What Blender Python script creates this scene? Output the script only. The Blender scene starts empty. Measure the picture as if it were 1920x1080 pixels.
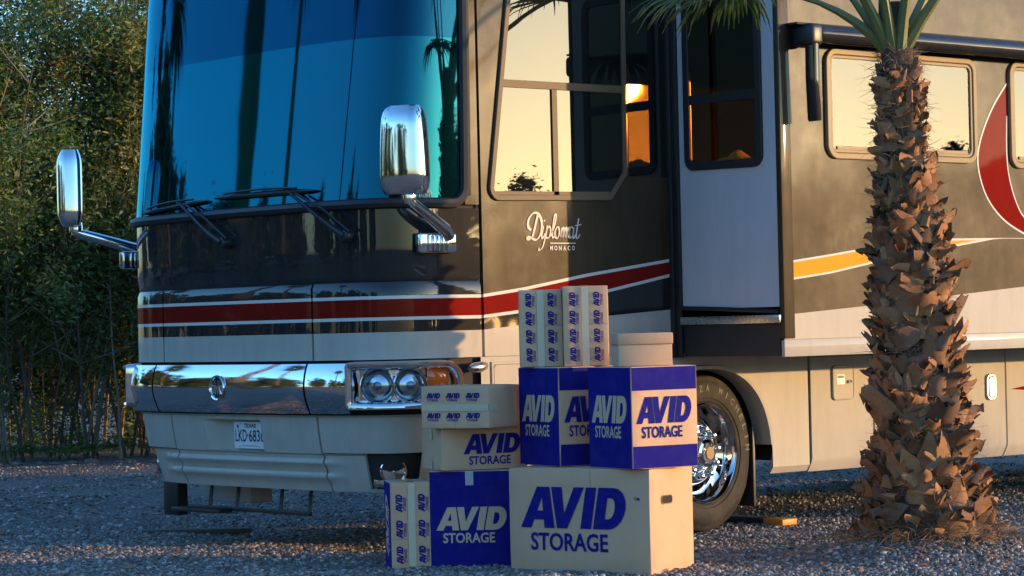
import bpy, bmesh, math, random
import numpy as np
from math import sin, cos, pi, radians, sqrt, atan2, tan
from mathutils import Vector, Matrix, Quaternion

rng = random.Random(7)
nrng = np.random.default_rng(7)
scene = bpy.context.scene
COL = scene.collection

# ------------------------------------------------------------------ camera
# world frame: +X runs along the motorhome towards its rear, -Y is the outward
# normal of its driver side, the side seam of the front cap is at X=0,Y=0
A_ = radians(41)
FW = Vector((sin(A_), cos(A_), 0)); RT = Vector((cos(A_), -sin(A_), 0)); UP = Vector((0, 0, 1))
CAM = -14.44 * FW + 0.163 * RT + 1.275 * UP
ROLL = 0.024
cam_d = bpy.data.cameras.new('camera'); cam = bpy.data.objects.new('camera', cam_d); COL.objects.link(cam)
cam_d.sensor_width = 36; cam_d.lens = 4870 / 1920 * 36; cam_d.shift_y = 70 / 1920
cam_d.clip_start = 0.1; cam_d.clip_end = 2000
r2 = cos(ROLL) * RT - sin(ROLL) * UP; u2 = sin(ROLL) * RT + cos(ROLL) * UP
m = Matrix((r2, u2, -FW)).transposed().to_4x4(); m.translation = CAM
cam.matrix_world = m
scene.camera = cam

# ------------------------------------------------------------------ sky, sun, exposure
SUN_EL = radians(5.2); DELTA = radians(43.6)
SUN = Vector((sin(DELTA) * cos(SUN_EL), -cos(DELTA) * cos(SUN_EL), sin(SUN_EL)))
world = bpy.data.worlds.new('World'); scene.world = world; world.use_nodes = True
wn = world.node_tree.nodes; wl = world.node_tree.links; wn.clear()
sky = wn.new('ShaderNodeTexSky'); sky.sky_type = 'NISHITA'; sky.sun_disc = False
sky.sun_elevation = SUN_EL; sky.sun_rotation = atan2(SUN.x, SUN.y)
sky.air_density = 1.0; sky.dust_density = 0.8; sky.ozone_density = 4.0
bg = wn.new('ShaderNodeBackground'); bg.inputs['Strength'].default_value = 0.15
wo = wn.new('ShaderNodeOutputWorld')
wl.new(sky.outputs[0], bg.inputs[0]); wl.new(bg.outputs[0], wo.inputs[0])
sun_d = bpy.data.lights.new('sun', 'SUN'); sun_d.energy = 1.1; sun_d.angle = radians(0.6); sun_d.color = (1.0, 0.61, 0.27)
sun_o = bpy.data.objects.new('sun', sun_d); COL.objects.link(sun_o)
sun_o.rotation_euler = SUN.to_track_quat('Z', 'Y').to_euler(); sun_o.location = SUN * 60
vs = scene.view_settings; vs.view_transform = 'Standard'; vs.look = 'None'; vs.exposure = 2.45; vs.gamma = 1.0; vs.use_curve_mapping = False
scene.cycles.max_bounces = 8; scene.cycles.glossy_bounces = 5; scene.cycles.transparent_max_bounces = 8
scene.cycles.use_denoising = True
scene.cycles.sample_clamp_indirect = 6.0

# ------------------------------------------------------------------ helpers
def LD(L, D, z=0.0):
    """point at L metres right of and D metres ahead of the place one looks from"""
    p = CAM + L * RT + D * FW; return Vector((p.x, p.y, z))

def tag(o, label=None, cat=None, group=None, kind=None):
    if label: o['label'] = label
    if cat: o['category'] = cat
    if group: o['group'] = group
    if kind: o['kind'] = kind
    return o

def empty(name, loc=(0, 0, 0), rz=0.0, parent=None):
    o = bpy.data.objects.new(name, None); COL.objects.link(o); o.empty_display_size = 0.1
    o.location = loc; o.rotation_euler = (0, 0, rz); o.parent = parent
    return o

def link(name, me, parent=None, loc=None, mat=None):
    o = bpy.data.objects.new(name, me); COL.objects.link(o); o.parent = parent
    if loc is not None: o.location = loc
    if mat is not None: o.matrix_local = mat
    return o

def mk(name, verts, faces, mats, midx=None, parent=None, smooth=True, ang=35, loc=None, mw=None):
    me = bpy.data.meshes.new(name)
    me.from_pydata([tuple(v) for v in verts], [], [tuple(f) for f in faces])
    for mt in (mats if isinstance(mats, (list, tuple)) else [mats]): me.materials.append(mt)
    if midx is not None: me.polygons.foreach_set('material_index', np.array(midx, dtype=np.int32))
    if smooth:
        me.polygons.foreach_set('use_smooth', np.ones(len(me.polygons), dtype=bool))
        me.set_sharp_from_angle(angle=radians(ang))
    me.update()
    return link(name, me, parent, loc, mw)

class MB:
    """collects shapes for one mesh"""
    def __init__(s): s.v = []; s.f = []; s.m = []
    def add(s, v, f, mi=0, M=None):
        b = len(s.v)
        s.v += [tuple(M @ Vector(p)) if M is not None else tuple(p) for p in v]
        s.f += [tuple(b + i for i in q) for q in f]; s.m += [mi] * len(f); return s
    def build(s, name, mats, parent=None, smooth=True, ang=35, loc=None, mw=None):
        return mk(name, s.v, s.f, mats, s.m, parent, smooth, ang, loc, mw)

def box_vf(x0, x1, y0, y1, z0, z1, bev=0.0, seg=2):
    bm = bmesh.new(); bmesh.ops.create_cube(bm, size=1)
    for v in bm.verts:
        v.co = Vector(((x0 + x1) / 2 + v.co.x * (x1 - x0), (y0 + y1) / 2 + v.co.y * (y1 - y0), (z0 + z1) / 2 + v.co.z * (z1 - z0)))
    if bev: bmesh.ops.bevel(bm, geom=bm.edges[:], offset=bev, segments=seg, profile=0.5, affect='EDGES')
    bm.verts.index_update(); v = [tuple(q.co) for q in bm.verts]; f = [[q.index for q in p.verts] for p in bm.faces]
    bm.free(); return v, f

def tube_vf(path, rad, n=10, cap=True, sx=1.0):
    path = [Vector(p) for p in path]; k = len(path)
    rad = rad if isinstance(rad, (list, tuple)) else [rad] * k
    v = []; f = []; prev = None
    for i, p in enumerate(path):
        t = (path[min(i + 1, k - 1)] - path[max(i - 1, 0)]).normalized()
        a = (prev - t * prev.dot(t)) if prev is not None else t.cross(Vector((0, 0, 1)) if abs(t.z) < .9 else Vector((1, 0, 0)))
        a.normalize(); prev = a; b = t.cross(a)
        for j in range(n):
            w = 2 * pi * j / n; v.append(p + (a * cos(w) * sx + b * sin(w)) * rad[i])
    for i in range(k - 1):
        for j in range(n):
            f.append((i * n + j, i * n + (j + 1) % n, (i + 1) * n + (j + 1) % n, (i + 1) * n + j))
    if cap: f.append(tuple(range(n - 1, -1, -1))); f.append(tuple((k - 1) * n + j for j in range(n)))
    return v, f

def lathe_vf(prof, n=32, closed=False):
    """profile (r, h) turned about +Z"""
    v = []; f = []; k = len(prof)
    for (r, h) in prof:
        for j in range(n):
            w = 2 * pi * j / n; v.append((r * cos(w), r * sin(w), h))
    for i in range(k - 1 + (1 if closed else 0)):
        a = i * n; b = ((i + 1) % k) * n
        for j in range(n): f.append((a + j, a + (j + 1) % n, b + (j + 1) % n, b + j))
    return v, f

def roundpoly(pts, rad, seg=5):
    """2-D polygon with rounded corners"""
    out = []; n = len(pts)
    rad = rad if isinstance(rad, (list, tuple)) else [rad] * n
    for i in range(n):
        p = Vector(pts[i]); a = Vector(pts[i - 1]) - p; b = Vector(pts[(i + 1) % n]) - p; r = rad[i]
        if r <= 0: out.append(tuple(p)); continue
        an = a.normalized(); bn = b.normalized(); half = an.angle(bn) / 2
        d = min(r / tan(half), a.length * .49, b.length * .49); rr = d * tan(half)
        c = p + (an + bn).normalized() * (rr / sin(half))
        s = p + an * d; e = p + bn * d
        for k in range(seg + 1):
            q = s.lerp(e, k / seg) - c; q = q.normalized() * rr + c; out.append(tuple(q))
    return out

def offset_poly(pts, d):
    n = len(pts); out = []
    area = sum(pts[i - 1][0] * pts[i][1] - pts[i][0] * pts[i - 1][1] for i in range(n))
    sg = 1 if area > 0 else -1
    for i in range(n):
        p = Vector(pts[i]); a = (p - Vector(pts[i - 1])); b = (Vector(pts[(i + 1) % n]) - p)
        if a.length < 1e-9: a = b
        if b.length < 1e-9: b = a
        a.normalize(); b.normalize()
        na = Vector((-a.y, a.x)) * sg; nb = Vector((-b.y, b.x)) * sg
        nn = na + nb
        nn = nn / max(nn.dot(na), .3)
        out.append(tuple(p + nn * d))
    return out

def frame_vf(poly, width, h0, h1, bev=.004):
    """ring along a closed polygon in the XY plane, raised from h0 to h1 along Z, inner edge width inside"""
    rings = [(0, h0), (0, h1 - bev), (bev, h1), (width - bev, h1), (width, h1 - bev), (width, h0)]
    v = []; f = []; n = len(poly)
    for (d, h) in rings:
        q = offset_poly(poly, d) if d else poly
        v += [(x, y, h) for x, y in q]
    for i in range(len(rings) - 1):
        for j in range(n): f.append((i * n + j, i * n + (j + 1) % n, (i + 1) * n + (j + 1) % n, (i + 1) * n + j))
    return v, f

def slab_vf(poly, h0, h1):
    n = len(poly); v = [(x, y, h0) for x, y in poly] + [(x, y, h1) for x, y in poly]
    f = [tuple(range(n - 1, -1, -1)), tuple(range(n, 2 * n))] + [(i, (i + 1) % n, n + (i + 1) % n, n + i) for i in range(n)]
    return v, f

def copy_tree(o, parent=None, label=None):
    c = o.copy(); COL.objects.link(c); c.parent = parent
    if label: c['label'] = label
    for ch in list(o.children): copy_tree(ch, c)
    return c

# matrices taking (u, v, n) to a vertical side plane facing -Y, a plane facing -X
def M_side(Y): return Matrix(((1, 0, 0, 0), (0, 0, -1, Y), (0, 1, 0, 0), (0, 0, 0, 1)))       # u=X v=Z n=-Y
def M_front(X): return Matrix(((0, 0, -1, X), (-1, 0, 0, 0), (0, 1, 0, 0), (0, 0, 0, 1)))      # u=-Y v=Z n=-X

# ------------------------------------------------------------------ materials
def mat(name, col=(.5, .5, .5), rough=.5, metal=0.0, coat=0.0, coat_rough=.03, ior=1.5, spec_tint=None, noise=None, bump=None, sheen=0):
    m = bpy.data.materials.new(name); m.use_nodes = True; nt = m.node_tree; b = nt.nodes['Principled BSDF']
    b.inputs['Base Color'].default_value = (*col, 1); b.inputs['Roughness'].default_value = rough
    b.inputs['Metallic'].default_value = metal; b.inputs['Coat Weight'].default_value = coat
    b.inputs['Coat Roughness'].default_value = coat_rough; b.inputs['IOR'].default_value = ior
    if spec_tint: b.inputs['Specular Tint'].default_value = (*spec_tint, 1)
    co = nt.nodes.new('ShaderNodeTexCoord')
    if noise:          # (scale, amount, colour2 or None, detail)
        sc, amt, c2 = noise[:3]
        n = nt.nodes.new('ShaderNodeTexNoise'); n.inputs['Scale'].default_value = sc; n.inputs['Detail'].default_value = 6; n.inputs['Roughness'].default_value = .65
        nt.links.new(co.outputs['Object'], n.inputs['Vector'])
        r = nt.nodes.new('ShaderNodeValToRGB'); r.color_ramp.elements[0].position = .5 - .5 * amt; r.color_ramp.elements[1].position = .5 + .5 * amt
        r.color_ramp.elements[0].color = (*col, 1); r.color_ramp.elements[1].color = (*c2, 1)
        nt.links.new(n.outputs['Fac'], r.inputs['Fac']); nt.links.new(r.outputs['Color'], b.inputs['Base Color'])
        if len(noise) > 3:
            mr = nt.nodes.new('ShaderNodeMapRange'); mr.inputs['To Min'].default_value = noise[3]; mr.inputs['To Max'].default_value = noise[4]
            mr.inputs['From Min'].default_value = .3; mr.inputs['From Max'].default_value = .7
            nt.links.new(n.outputs['Fac'], mr.inputs['Value']); nt.links.new(mr.outputs[0], b.inputs['Roughness'])
    if bump:           # (scale, strength, distance)
        n = nt.nodes.new('ShaderNodeTexNoise'); n.inputs['Scale'].default_value = bump[0]; n.inputs['Detail'].default_value = bump[3] if len(bump) > 3 else 4
        nt.links.new(co.outputs['Object'], n.inputs['Vector'])
        bp = nt.nodes.new('ShaderNodeBump'); bp.inputs['Strength'].default_value = bump[1]; bp.inputs['Distance'].default_value = bump[2]
        nt.links.new(n.outputs['Fac'], bp.inputs['Height']); nt.links.new(bp.outputs[0], b.inputs['Normal'])
        if coat: nt.links.new(bp.outputs[0], b.inputs['Coat Normal'])
    return m

WAVY = (1.6, .25, .012, 2)
M = {}
M['black'] = mat('black_paint', (.010, .011, .013), .6, .0, 1.0, .02, 1.15, noise=(9, .6, (.016, .015, .015)), bump=WAVY)
M['bronze'] = mat('dark_bronze_paint', (.020, .014, .008), .46, 0, .26, .06, 1.2, noise=(4, .8, (.062, .040, .016), .38, .56), bump=WAVY)
M['cream'] = mat('cream_paint', (.47, .43, .36), .55, .0, .5, .05, 1.2, noise=(6, .9, (.43, .39, .325)), bump=WAVY)
M['grey_wall'] = mat('grey_paint', (.50, .52, .54), .5, 0, .3, .12, 1.3, noise=(4, .8, (.45, .47, .5)), bump=WAVY)
M['red'] = mat('red_paint', (.17, .008, .005), .7, 0, .12, .03, 1.05, noise=(8, .7, (.20, .012, .008)), bump=WAVY)
M['stripe'] = mat('white_stripe_paint', (.62, .59, .54), .6, 0, .3, .05, 1.2, noise=(20, .6, (.6, .57, .52)))
M['yellow'] = mat('yellow_stripe_paint', (.78, .30, .006), .6, 0, .3, .05, 1.2, noise=(20, .6, (.70, .26, .006)))
M['chrome'] = mat('chrome', (.78, .78, .78), .05, 1.0, noise=(14, .8, (.7, .7, .7), .03, .09))
M['chrome_dull'] = mat('brushed_metal', (.6, .58, .54), .28, 1.0, noise=(30, .7, (.5, .48, .45), .2, .38))
M['trim'] = mat('bronze_window_trim', (.12, .075, .035), .6, .0, .0, .15, noise=(40, .6, (.09, .06, .035)))
M['trim_cream'] = mat('cream_window_trim', (.34, .25, .14), .6, 0, .1, .1, 1.25, noise=(40, .6, (.28, .2, .11)))
M['glass_front'] = mat('windscreen_glass', (.006, .066, .098), .03, .92, 0, .015, 1.45, (.3, .8, 1.0), bump=(.7, .12, .01, 1))
M['glass_band'] = mat('windscreen_shade_band', (.003, .030, .060), .03, .92, 0, .015, 1.45, (.3, .8, 1.0), bump=(.7, .12, .01, 1))
M['glass'] = mat('tinted_window_glass', (.008, .010, .010), .008, 0, 0, .01, 1.65, (1, .95, .82), bump=(2.2, .035, .012, 2))
M['rubber'] = mat('black_rubber', (.012, .012, .013), .5, noise=(30, .6, (.02, .02, .021)))
M['tyre'] = mat('tyre_rubber', (.018, .017, .016), .7, 0, 0, .1, 1.3, noise=(18, .8, (.032, .028, .025)), bump=(60, .3, .002))
M['tyre_text'] = mat('tyre_lettering', (.075, .068, .06), .6, noise=(60, .6, (.06, .055, .05)))
M['plastic'] = mat('black_plastic', (.015, .015, .017), .4, noise=(40, .6, (.022, .022, .023)))
M['under'] = mat('dirty_underbody', (.012, .012, .012), .8, noise=(8, .7, (.03, .028, .025)))
M['lens'] = mat('lamp_lens', (.10, .13, .16), .06, .35, 1, .01, 1.6, noise=(14, .7, (.3, .34, .38)))
M['reflector'] = mat('lamp_reflector', (.75, .76, .78), .14, 1.0, noise=(60, .6, (.6, .6, .62)))
M['amber'] = mat('amber_lens', (.75, .16, .01), .15, 0, 1, .02, noise=(90, .6, (.6, .11, .01)))
M['plate'] = mat('plate_white', (.72, .74, .76), .35, 0, .3, noise=(60, .6, (.66, .69, .72)))
M['ink'] = mat('plate_ink', (.01, .012, .02), .5, noise=(60, .6, (.014, .016, .024)))
M['sticker'] = mat('green_sticker', (.25, .55, .5), .4, noise=(200, .6, (.2, .48, .44)))
M['logo_white'] = mat('badge_white', (.50, .46, .40), .6, 0, .2, .1, 1.2, noise=(50, .6, (.68, .64, .58)))
M['card'] = mat('cardboard', (.66, .41, .25), .9, 0, 0, .1, 1.2, noise=(7, .8, (.58, .365, .23)), bump=(180, .12, .0012))
M['card_dark'] = mat('cardboard_edge', (.33, .21, .12), .9, noise=(60, .7, (.26, .16, .09)))
M['blue'] = mat('blue_print', (.016, .014, .19), .85, 0, 0, .1, 1.15, noise=(9, .8, (.013, .011, .16)), bump=(180, .08, .001))
M['logo_card'] = mat('unprinted_cardboard', (.62, .43, .27), .9, 0, 0, .1, 1.2, noise=(14, .8, (.56, .385, .24)))
M['tape'] = mat('packing_tape', (.60, .52, .36), .3, 0, .4, .1, noise=(40, .7, (.54, .46, .31)), bump=(60, .3, .001))
M['tape_clear'] = mat('pale_tape', (.42, .42, .46), .28, 0, .4, .1, noise=(40, .7, (.36, .36, .4)))
M['hole'] = mat('box_inside', (.02, .014, .01), .9, noise=(30, .6, (.03, .02, .014)))
M['orange'] = mat('orange_paint', (.75, .26, .02), .5, noise=(40, .7, (.62, .2, .015)))
M['concrete'] = mat('concrete', (.30, .26, .23), .9, noise=(25, .9, (.2, .17, .15)), bump=(90, .5, .004))
M['shadow_dark'] = mat('shadow_strip_dark', (.06, .045, .035), .9, noise=(14, .8, (.1, .08, .06)), bump=(60, .5, .003))
M['boot'] = mat('dry_leaf_base', (.14, .06, .027), .85, noise=(11, .9, (.40, .19, .075)), bump=(40, .5, .006))
M['boot2'] = mat('weathered_leaf_base', (.09, .05, .033), .9, noise=(14, .9, (.24, .13, .075)), bump=(45, .5, .006))
M['boot3'] = mat('tan_leaf_base', (.40, .21, .085), .8, noise=(12, .9, (.26, .12, .05)), bump=(40, .5, .005))
M['trunk'] = mat('palm_trunk_fibre', (.045, .028, .02), .95, noise=(35, .8, (.10, .065, .04)), bump=(90, .9, .01))
M['fibre'] = mat('palm_fibre', (.26, .15, .075), .8, noise=(20, .8, (.16, .09, .045)))
M['petiole'] = mat('palm_stalk', (.10, .125, .035), .5, noise=(8, .8, (.16, .15, .045)))
M['frond'] = mat('palm_leaf', (.055, .085, .022), .5, noise=(6, .8, (.10, .11, .03)))
M['leaf'] = mat('hedge_leaf', (.055, .11, .032), .55, noise=(1.7, .6, (.115, .165, .046)))
M['leaf_old'] = mat('hedge_leaf_yellow', (.30, .24, .055), .6, noise=(3, .7, (.16, .145, .035)))
M['leaf_dark'] = mat('dark_tree_leaf', (.018, .032, .015), .6, noise=(1.7, .7, (.035, .048, .02)))
M['twig'] = mat('grey_twig', (.15, .12, .085), .85, noise=(5, .8, (.24, .19, .13)))
M['bark'] = mat('brown_bark', (.06, .045, .032), .9, noise=(9, .8, (.12, .085, .06)), bump=(30, .6, .01))
M['stone'] = mat('dull_stone', (.16, .14, .12), .9, noise=(14, .8, (.10, .09, .08)), bump=(40, .5, .01))

M['interior'] = mat('cabin_shade_black', (.004, .004, .0045), .9, 0, 0, .1, 1.1, noise=(9, .7, (.007, .007, .008)))  # near black stands in for the shade of the open cabin
def see_glass(name, tint, ior, tintg):
    m = bpy.data.materials.new(name); m.use_nodes = True; nt = m.node_tree; nt.nodes.clear(); out = nt.nodes.new('ShaderNodeOutputMaterial')
    g_ = nt.nodes.new('ShaderNodeBsdfGlossy'); g_.inputs['Roughness'].default_value = .01; g_.inputs['Color'].default_value = (*tintg, 1)
    tp = nt.nodes.new('ShaderNodeBsdfTransparent'); tp.inputs['Color'].default_value = (*tint, 1); fr_ = nt.nodes.new('ShaderNodeFresnel'); fr_.inputs['IOR'].default_value = ior; mx = nt.nodes.new('ShaderNodeMixShader')
    n = nt.nodes.new('ShaderNodeTexNoise'); n.inputs['Scale'].default_value = 2.2; bp = nt.nodes.new('ShaderNodeBump'); bp.inputs['Strength'].default_value = .03; bp.inputs['Distance'].default_value = .012
    nt.links.new(n.outputs['Fac'], bp.inputs['Height']); nt.links.new(bp.outputs[0], g_.inputs['Normal'])
    ge = nt.nodes.new('ShaderNodeNewGeometry'); mu = nt.nodes.new('ShaderNodeMath'); mu.operation = 'SUBTRACT'; mu.use_clamp = True      # no second mirror on the far face of the pane
    nt.links.new(fr_.outputs[0], mu.inputs[0]); nt.links.new(ge.outputs['Backfacing'], mu.inputs[1]); nt.links.new(mu.outputs[0], mx.inputs[0])
    nt.links.new(tp.outputs[0], mx.inputs[1]); nt.links.new(g_.outputs[0], mx.inputs[2]); nt.links.new(mx.outputs[0], out.inputs[0]); return m
M['glass_see'] = see_glass('see_through_tinted_glass', (.82, .62, .36), 1.65, (1, .95, .85))
# translucent leaves
for k in ('leaf', 'leaf_old', 'frond'):
    nt = M[k].node_tree; b = nt.nodes['Principled BSDF']; out = nt.nodes['Material Output']
    tr = nt.nodes.new('ShaderNodeBsdfTranslucent'); mx = nt.nodes.new('ShaderNodeMixShader'); mx.inputs[0].default_value = .3
    tr.inputs['Color'].default_value = (.15, .22, .035, 1) if k != 'leaf_old' else (.25, .2, .04, 1)
    nt.links.new(b.outputs[0], mx.inputs[1]); nt.links.new(tr.outputs[0], mx.inputs[2]); nt.links.new(mx.outputs[0], out.inputs[0])

for k in ('boot', 'boot2', 'boot3', 'card'):
    nt = M[k].node_tree; b = nt.nodes['Principled BSDF']; oi = nt.nodes.new('ShaderNodeObjectInfo'); hs = nt.nodes.new('ShaderNodeHueSaturation')
    mr = nt.nodes.new('ShaderNodeMapRange'); mr.inputs['To Min'].default_value = .5 if k != 'card' else .92; mr.inputs['To Max'].default_value = 1.4 if k != 'card' else 1.06
    src = b.inputs['Base Color'].links[0].from_socket
    nt.links.new(oi.outputs['Random'], mr.inputs['Value']); nt.links.new(mr.outputs[0], hs.inputs['Value']); nt.links.new(src, hs.inputs['Color']); nt.links.new(hs.outputs[0], b.inputs['Base Color'])

def streak(m, amt, col, sc=(3, 3, .5)):
    """washed-down road dust: stretched noise laid over the paint"""
    nt = m.node_tree; b = nt.nodes['Principled BSDF']; co = nt.nodes.new('ShaderNodeTexCoord'); mp = nt.nodes.new('ShaderNodeMapping'); mp.inputs['Scale'].default_value = sc
    n = nt.nodes.new('ShaderNodeTexNoise'); n.inputs['Scale'].default_value = 3.5; n.inputs['Detail'].default_value = 9; n.inputs['Roughness'].default_value = .7
    mr = nt.nodes.new('ShaderNodeMapRange'); mr.inputs['From Min'].default_value = .45; mr.inputs['From Max'].default_value = .75; mr.inputs['To Max'].default_value = amt
    mx = nt.nodes.new('ShaderNodeMix'); mx.data_type = 'RGBA'; mx.inputs[7].default_value = (*col, 1)
    src = b.inputs['Base Color'].links[0].from_socket
    nt.links.new(co.outputs['Object'], mp.inputs['Vector']); nt.links.new(mp.outputs[0], n.inputs['Vector']); nt.links.new(n.outputs['Fac'], mr.inputs['Value'])
    nt.links.new(mr.outputs[0], mx.inputs[0]); nt.links.new(src, mx.inputs[6]); nt.links.new(mx.outputs[2], b.inputs['Base Color'])
streak(M['cream'], .5, (.33, .29, .24)); streak(M['black'], .5, (.035, .032, .028)); streak(M['bronze'], .5, (.085, .062, .036)); streak(M['grey_wall'], .4, (.36, .36, .36))
streak(M['card'], .28, (.42, .26, .14), (1.5, 1.5, 1.5)); streak(M['blue'], .22, (.10, .075, .22), (2, 2, 2)); streak(M['tyre'], .8, (.08, .066, .05), (2, 2, 2))

def gravel_material(name, dark=1.0):
    m = bpy.data.materials.new(name); m.use_nodes = True; nt = m.node_tree; b = nt.nodes['Principled BSDF']; L = nt.links.new
    co = nt.nodes.new('ShaderNodeTexCoord')
    vo = nt.nodes.new('ShaderNodeTexVoronoi'); vo.inputs['Scale'].default_value = 75; vo.inputs['Randomness'].default_value = 1
    L(co.outputs['Object'], vo.inputs['Vector'])
    n2 = nt.nodes.new('ShaderNodeTexNoise'); n2.inputs['Scale'].default_value = .6; n2.inputs['Detail'].default_value = 8
    L(co.outputs['Object'], n2.inputs['Vector'])
    sep = nt.nodes.new('ShaderNodeSeparateColor'); L(vo.outputs['Color'], sep.inputs[0])
    r = nt.nodes.new('ShaderNodeValToRGB'); e = r.color_ramp.elements
    e[0].position = 0; e[0].color = (.055 * dark, .05 * dark, .047 * dark, 1); e[1].position = 1; e[1].color = (.33 * dark, .30 * dark, .27 * dark, 1)
    k = r.color_ramp.elements.new(.55); k.color = (.145 * dark, .13 * dark, .118 * dark, 1)
    L(sep.outputs[0], r.inputs['Fac'])
    mx = nt.nodes.new('ShaderNodeMix'); mx.data_type = 'RGBA'; mx.blend_type = 'MULTIPLY'; mx.inputs[0].default_value = .6
    r2_ = nt.nodes.new('ShaderNodeValToRGB'); r2_.color_ramp.elements[0].position = .3; r2_.color_ramp.elements[0].color = (.55, .53, .5, 1); r2_.color_ramp.elements[1].position = .7; r2_.color_ramp.elements[1].color = (1.1, 1.1, 1.1, 1)
    L(n2.outputs['Fac'], r2_.inputs['Fac']); L(r.outputs['Color'], mx.inputs[6]); L(r2_.outputs['Color'], mx.inputs[7])
    L(mx.outputs[2], b.inputs['Base Color']); b.inputs['Roughness'].default_value = .85
    bp = nt.nodes.new('ShaderNodeBump'); bp.inputs['Strength'].default_value = .9; bp.inputs['Distance'].default_value = .02; bp.invert = True
    L(vo.outputs['Distance'], bp.inputs['Height']); L(bp.outputs[0], b.inputs['Normal'])
    return m
M['ground'] = gravel_material('gravel_ground')

def pebble_material():
    m = bpy.data.materials.new('gravel_stone'); m.use_nodes = True; nt = m.node_tree; b = nt.nodes['Principled BSDF']; L = nt.links.new
    at = nt.nodes.new('ShaderNodeAttribute'); at.attribute_name = 'tone'
    r = nt.nodes.new('ShaderNodeValToRGB'); e = r.color_ramp.elements
    e[0].position = 0; e[0].color = (.06, .055, .05, 1); e[1].position = 1; e[1].color = (.46, .42, .38, 1)
    for p, c in ((.35, (.14, .12, .105)), (.6, (.2, .175, .16)), (.8, (.27, .22, .19))):
        k = r.color_ramp.elements.new(p); k.color = (*c, 1)
    L(at.outputs['Fac'], r.inputs['Fac']); L(r.outputs['Color'], b.inputs['Base Color']); b.inputs['Roughness'].default_value = .75
    return m
M['pebble'] = pebble_material()

# ------------------------------------------------------------------ ground
PALM = Vector((1.39, -2.0, 0))
def mound(x, y):
    d2 = (x - PALM.x) ** 2 + (y - PALM.y) ** 2
    return .105 * np.exp(-(d2 / .62 ** 2) ** 2)
def gz(x, y):
    return mound(x, y) + .012 * np.sin(x * 2.1 + 1.3 * np.sin(y * 1.7)) * np.cos(y * 2.7 + .6 * x) + .008 * np.sin(5.3 * x + 3.1 * y) * np.cos(4.1 * y - 2.2 * x)
def axis(c):
    fine = np.arange(-6, 6.001, .12); out = np.array([8, 11, 15, 22, 35, 60, 110, 200, 400])
    return np.concatenate([c - out[::-1], c + fine, c + out])
gx = axis(1.0); gy = axis(-.5)
GX, GY = np.meshgrid(gx, gy, indexing='ij'); GZ = gz(GX, GY)
fade = np.clip(1 - (np.maximum(abs(GX - 1), abs(GY + .5)) - 6) / 6, 0, 1); GZ = GZ * fade
nx_, ny_ = len(gx), len(gy)
gv = np.stack([GX, GY, GZ], -1).reshape(-1, 3)
gf = [(i * ny_ + j, (i + 1) * ny_ + j, (i + 1) * ny_ + j + 1, i * ny_ + j + 1) for i in range(nx_ - 1) for j in range(ny_ - 1)]
ground = mk('ground', gv, gf, M['ground'], smooth=True, ang=80); tag(ground, kind='structure')
tag(ground, 'dark grey gravel ground under the motorhome and boxes', 'ground')

def pebbles(name, n, Dr, rr, seed):
    g = np.random.default_rng(seed)
    phi = (1 + sqrt(5)) / 2
    base = np.array([(-1, phi, 0), (1, phi, 0), (-1, -phi, 0), (1, -phi, 0), (0, -1, phi), (0, 1, phi), (0, -1, -phi), (0, 1, -phi), (phi, 0, -1), (phi, 0, 1), (-phi, 0, -1), (-phi, 0, 1)], float)
    base /= np.linalg.norm(base[0])
    tri = np.array([(0, 11, 5), (0, 5, 1), (0, 1, 7), (0, 7, 10), (0, 10, 11), (1, 5, 9), (5, 11, 4), (11, 10, 2), (10, 7, 6), (7, 1, 8), (3, 9, 4), (3, 4, 2), (3, 2, 6), (3, 6, 8), (3, 8, 9), (4, 9, 5), (2, 4, 11), (6, 2, 10), (8, 6, 7), (9, 8, 1)])
    D = Dr[0] + (Dr[1] - Dr[0]) * g.random(n) ** 1.25
    Lh = (D * .205 + .25); Lx = (g.random(n) * 2 - 1) * Lh
    px = CAM.x + Lx * RT.x + D * FW.x; py = CAM.y + Lx * RT.y + D * FW.y
    r = rr[0] + (rr[1] - rr[0]) * g.random(n) ** 2.6
    P = base[None] * (1 + .28 * (g.random((n, 12, 1)) - .5)) * np.stack([1 + .5 * g.random(n), .8 + .4 * g.random(n), .5 + .4 * g.random(n)], -1)[:, None, :] * r[:, None, None]
    a = g.random(n) * 2 * pi; ca, sa = np.cos(a), np.sin(a)
    X = P[..., 0] * ca[:, None] - P[..., 1] * sa[:, None]; Y = P[..., 0] * sa[:, None] + P[..., 1] * ca[:, None]
    tl = (g.random(n) - .5) * .8; Z = P[..., 2] + X * tl[:, None]
    V = np.stack([X + px[:, None], Y + py[:, None], Z + (gz(px, py) + r * .22)[:, None]], -1).reshape(-1, 3)
    T = (tri[None] + 12 * np.arange(n)[:, None, None]).reshape(-1, 3)
    me = bpy.data.meshes.new(name)
    me.vertices.add(len(V)); me.vertices.foreach_set('co', V.ravel())
    me.loops.add(len(T) * 3); me.loops.foreach_set('vertex_index', T.ravel().astype(np.int32))
    me.polygons.add(len(T)); me.polygons.foreach_set('loop_start', np.arange(0, len(T) * 3, 3, dtype=np.int32)); me.polygons.foreach_set('loop_total', np.full(len(T), 3, dtype=np.int32))
    at = me.attributes.new('tone', 'FLOAT', 'POINT'); at.data.foreach_set('value', np.repeat(g.random(n), 12).astype(np.float32))
    me.materials.append(M['pebble']); me.update(calc_edges=True); me.validate()
    return link(name, me)
pb = pebbles('gravel_stones', 66000, (12.2, 16.5), (.0038, .0155), 3); tag(pb, 'loose grey and tan gravel stones scattered in the foreground', 'gravel', kind='stuff')
pb2 = pebbles('gravel_stones_far', 24000, (16.3, 25.5), (.006, .018), 4); tag(pb2, 'loose gravel stones on the shaded ground beneath and beyond the motorhome', 'gravel', kind='stuff')

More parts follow.
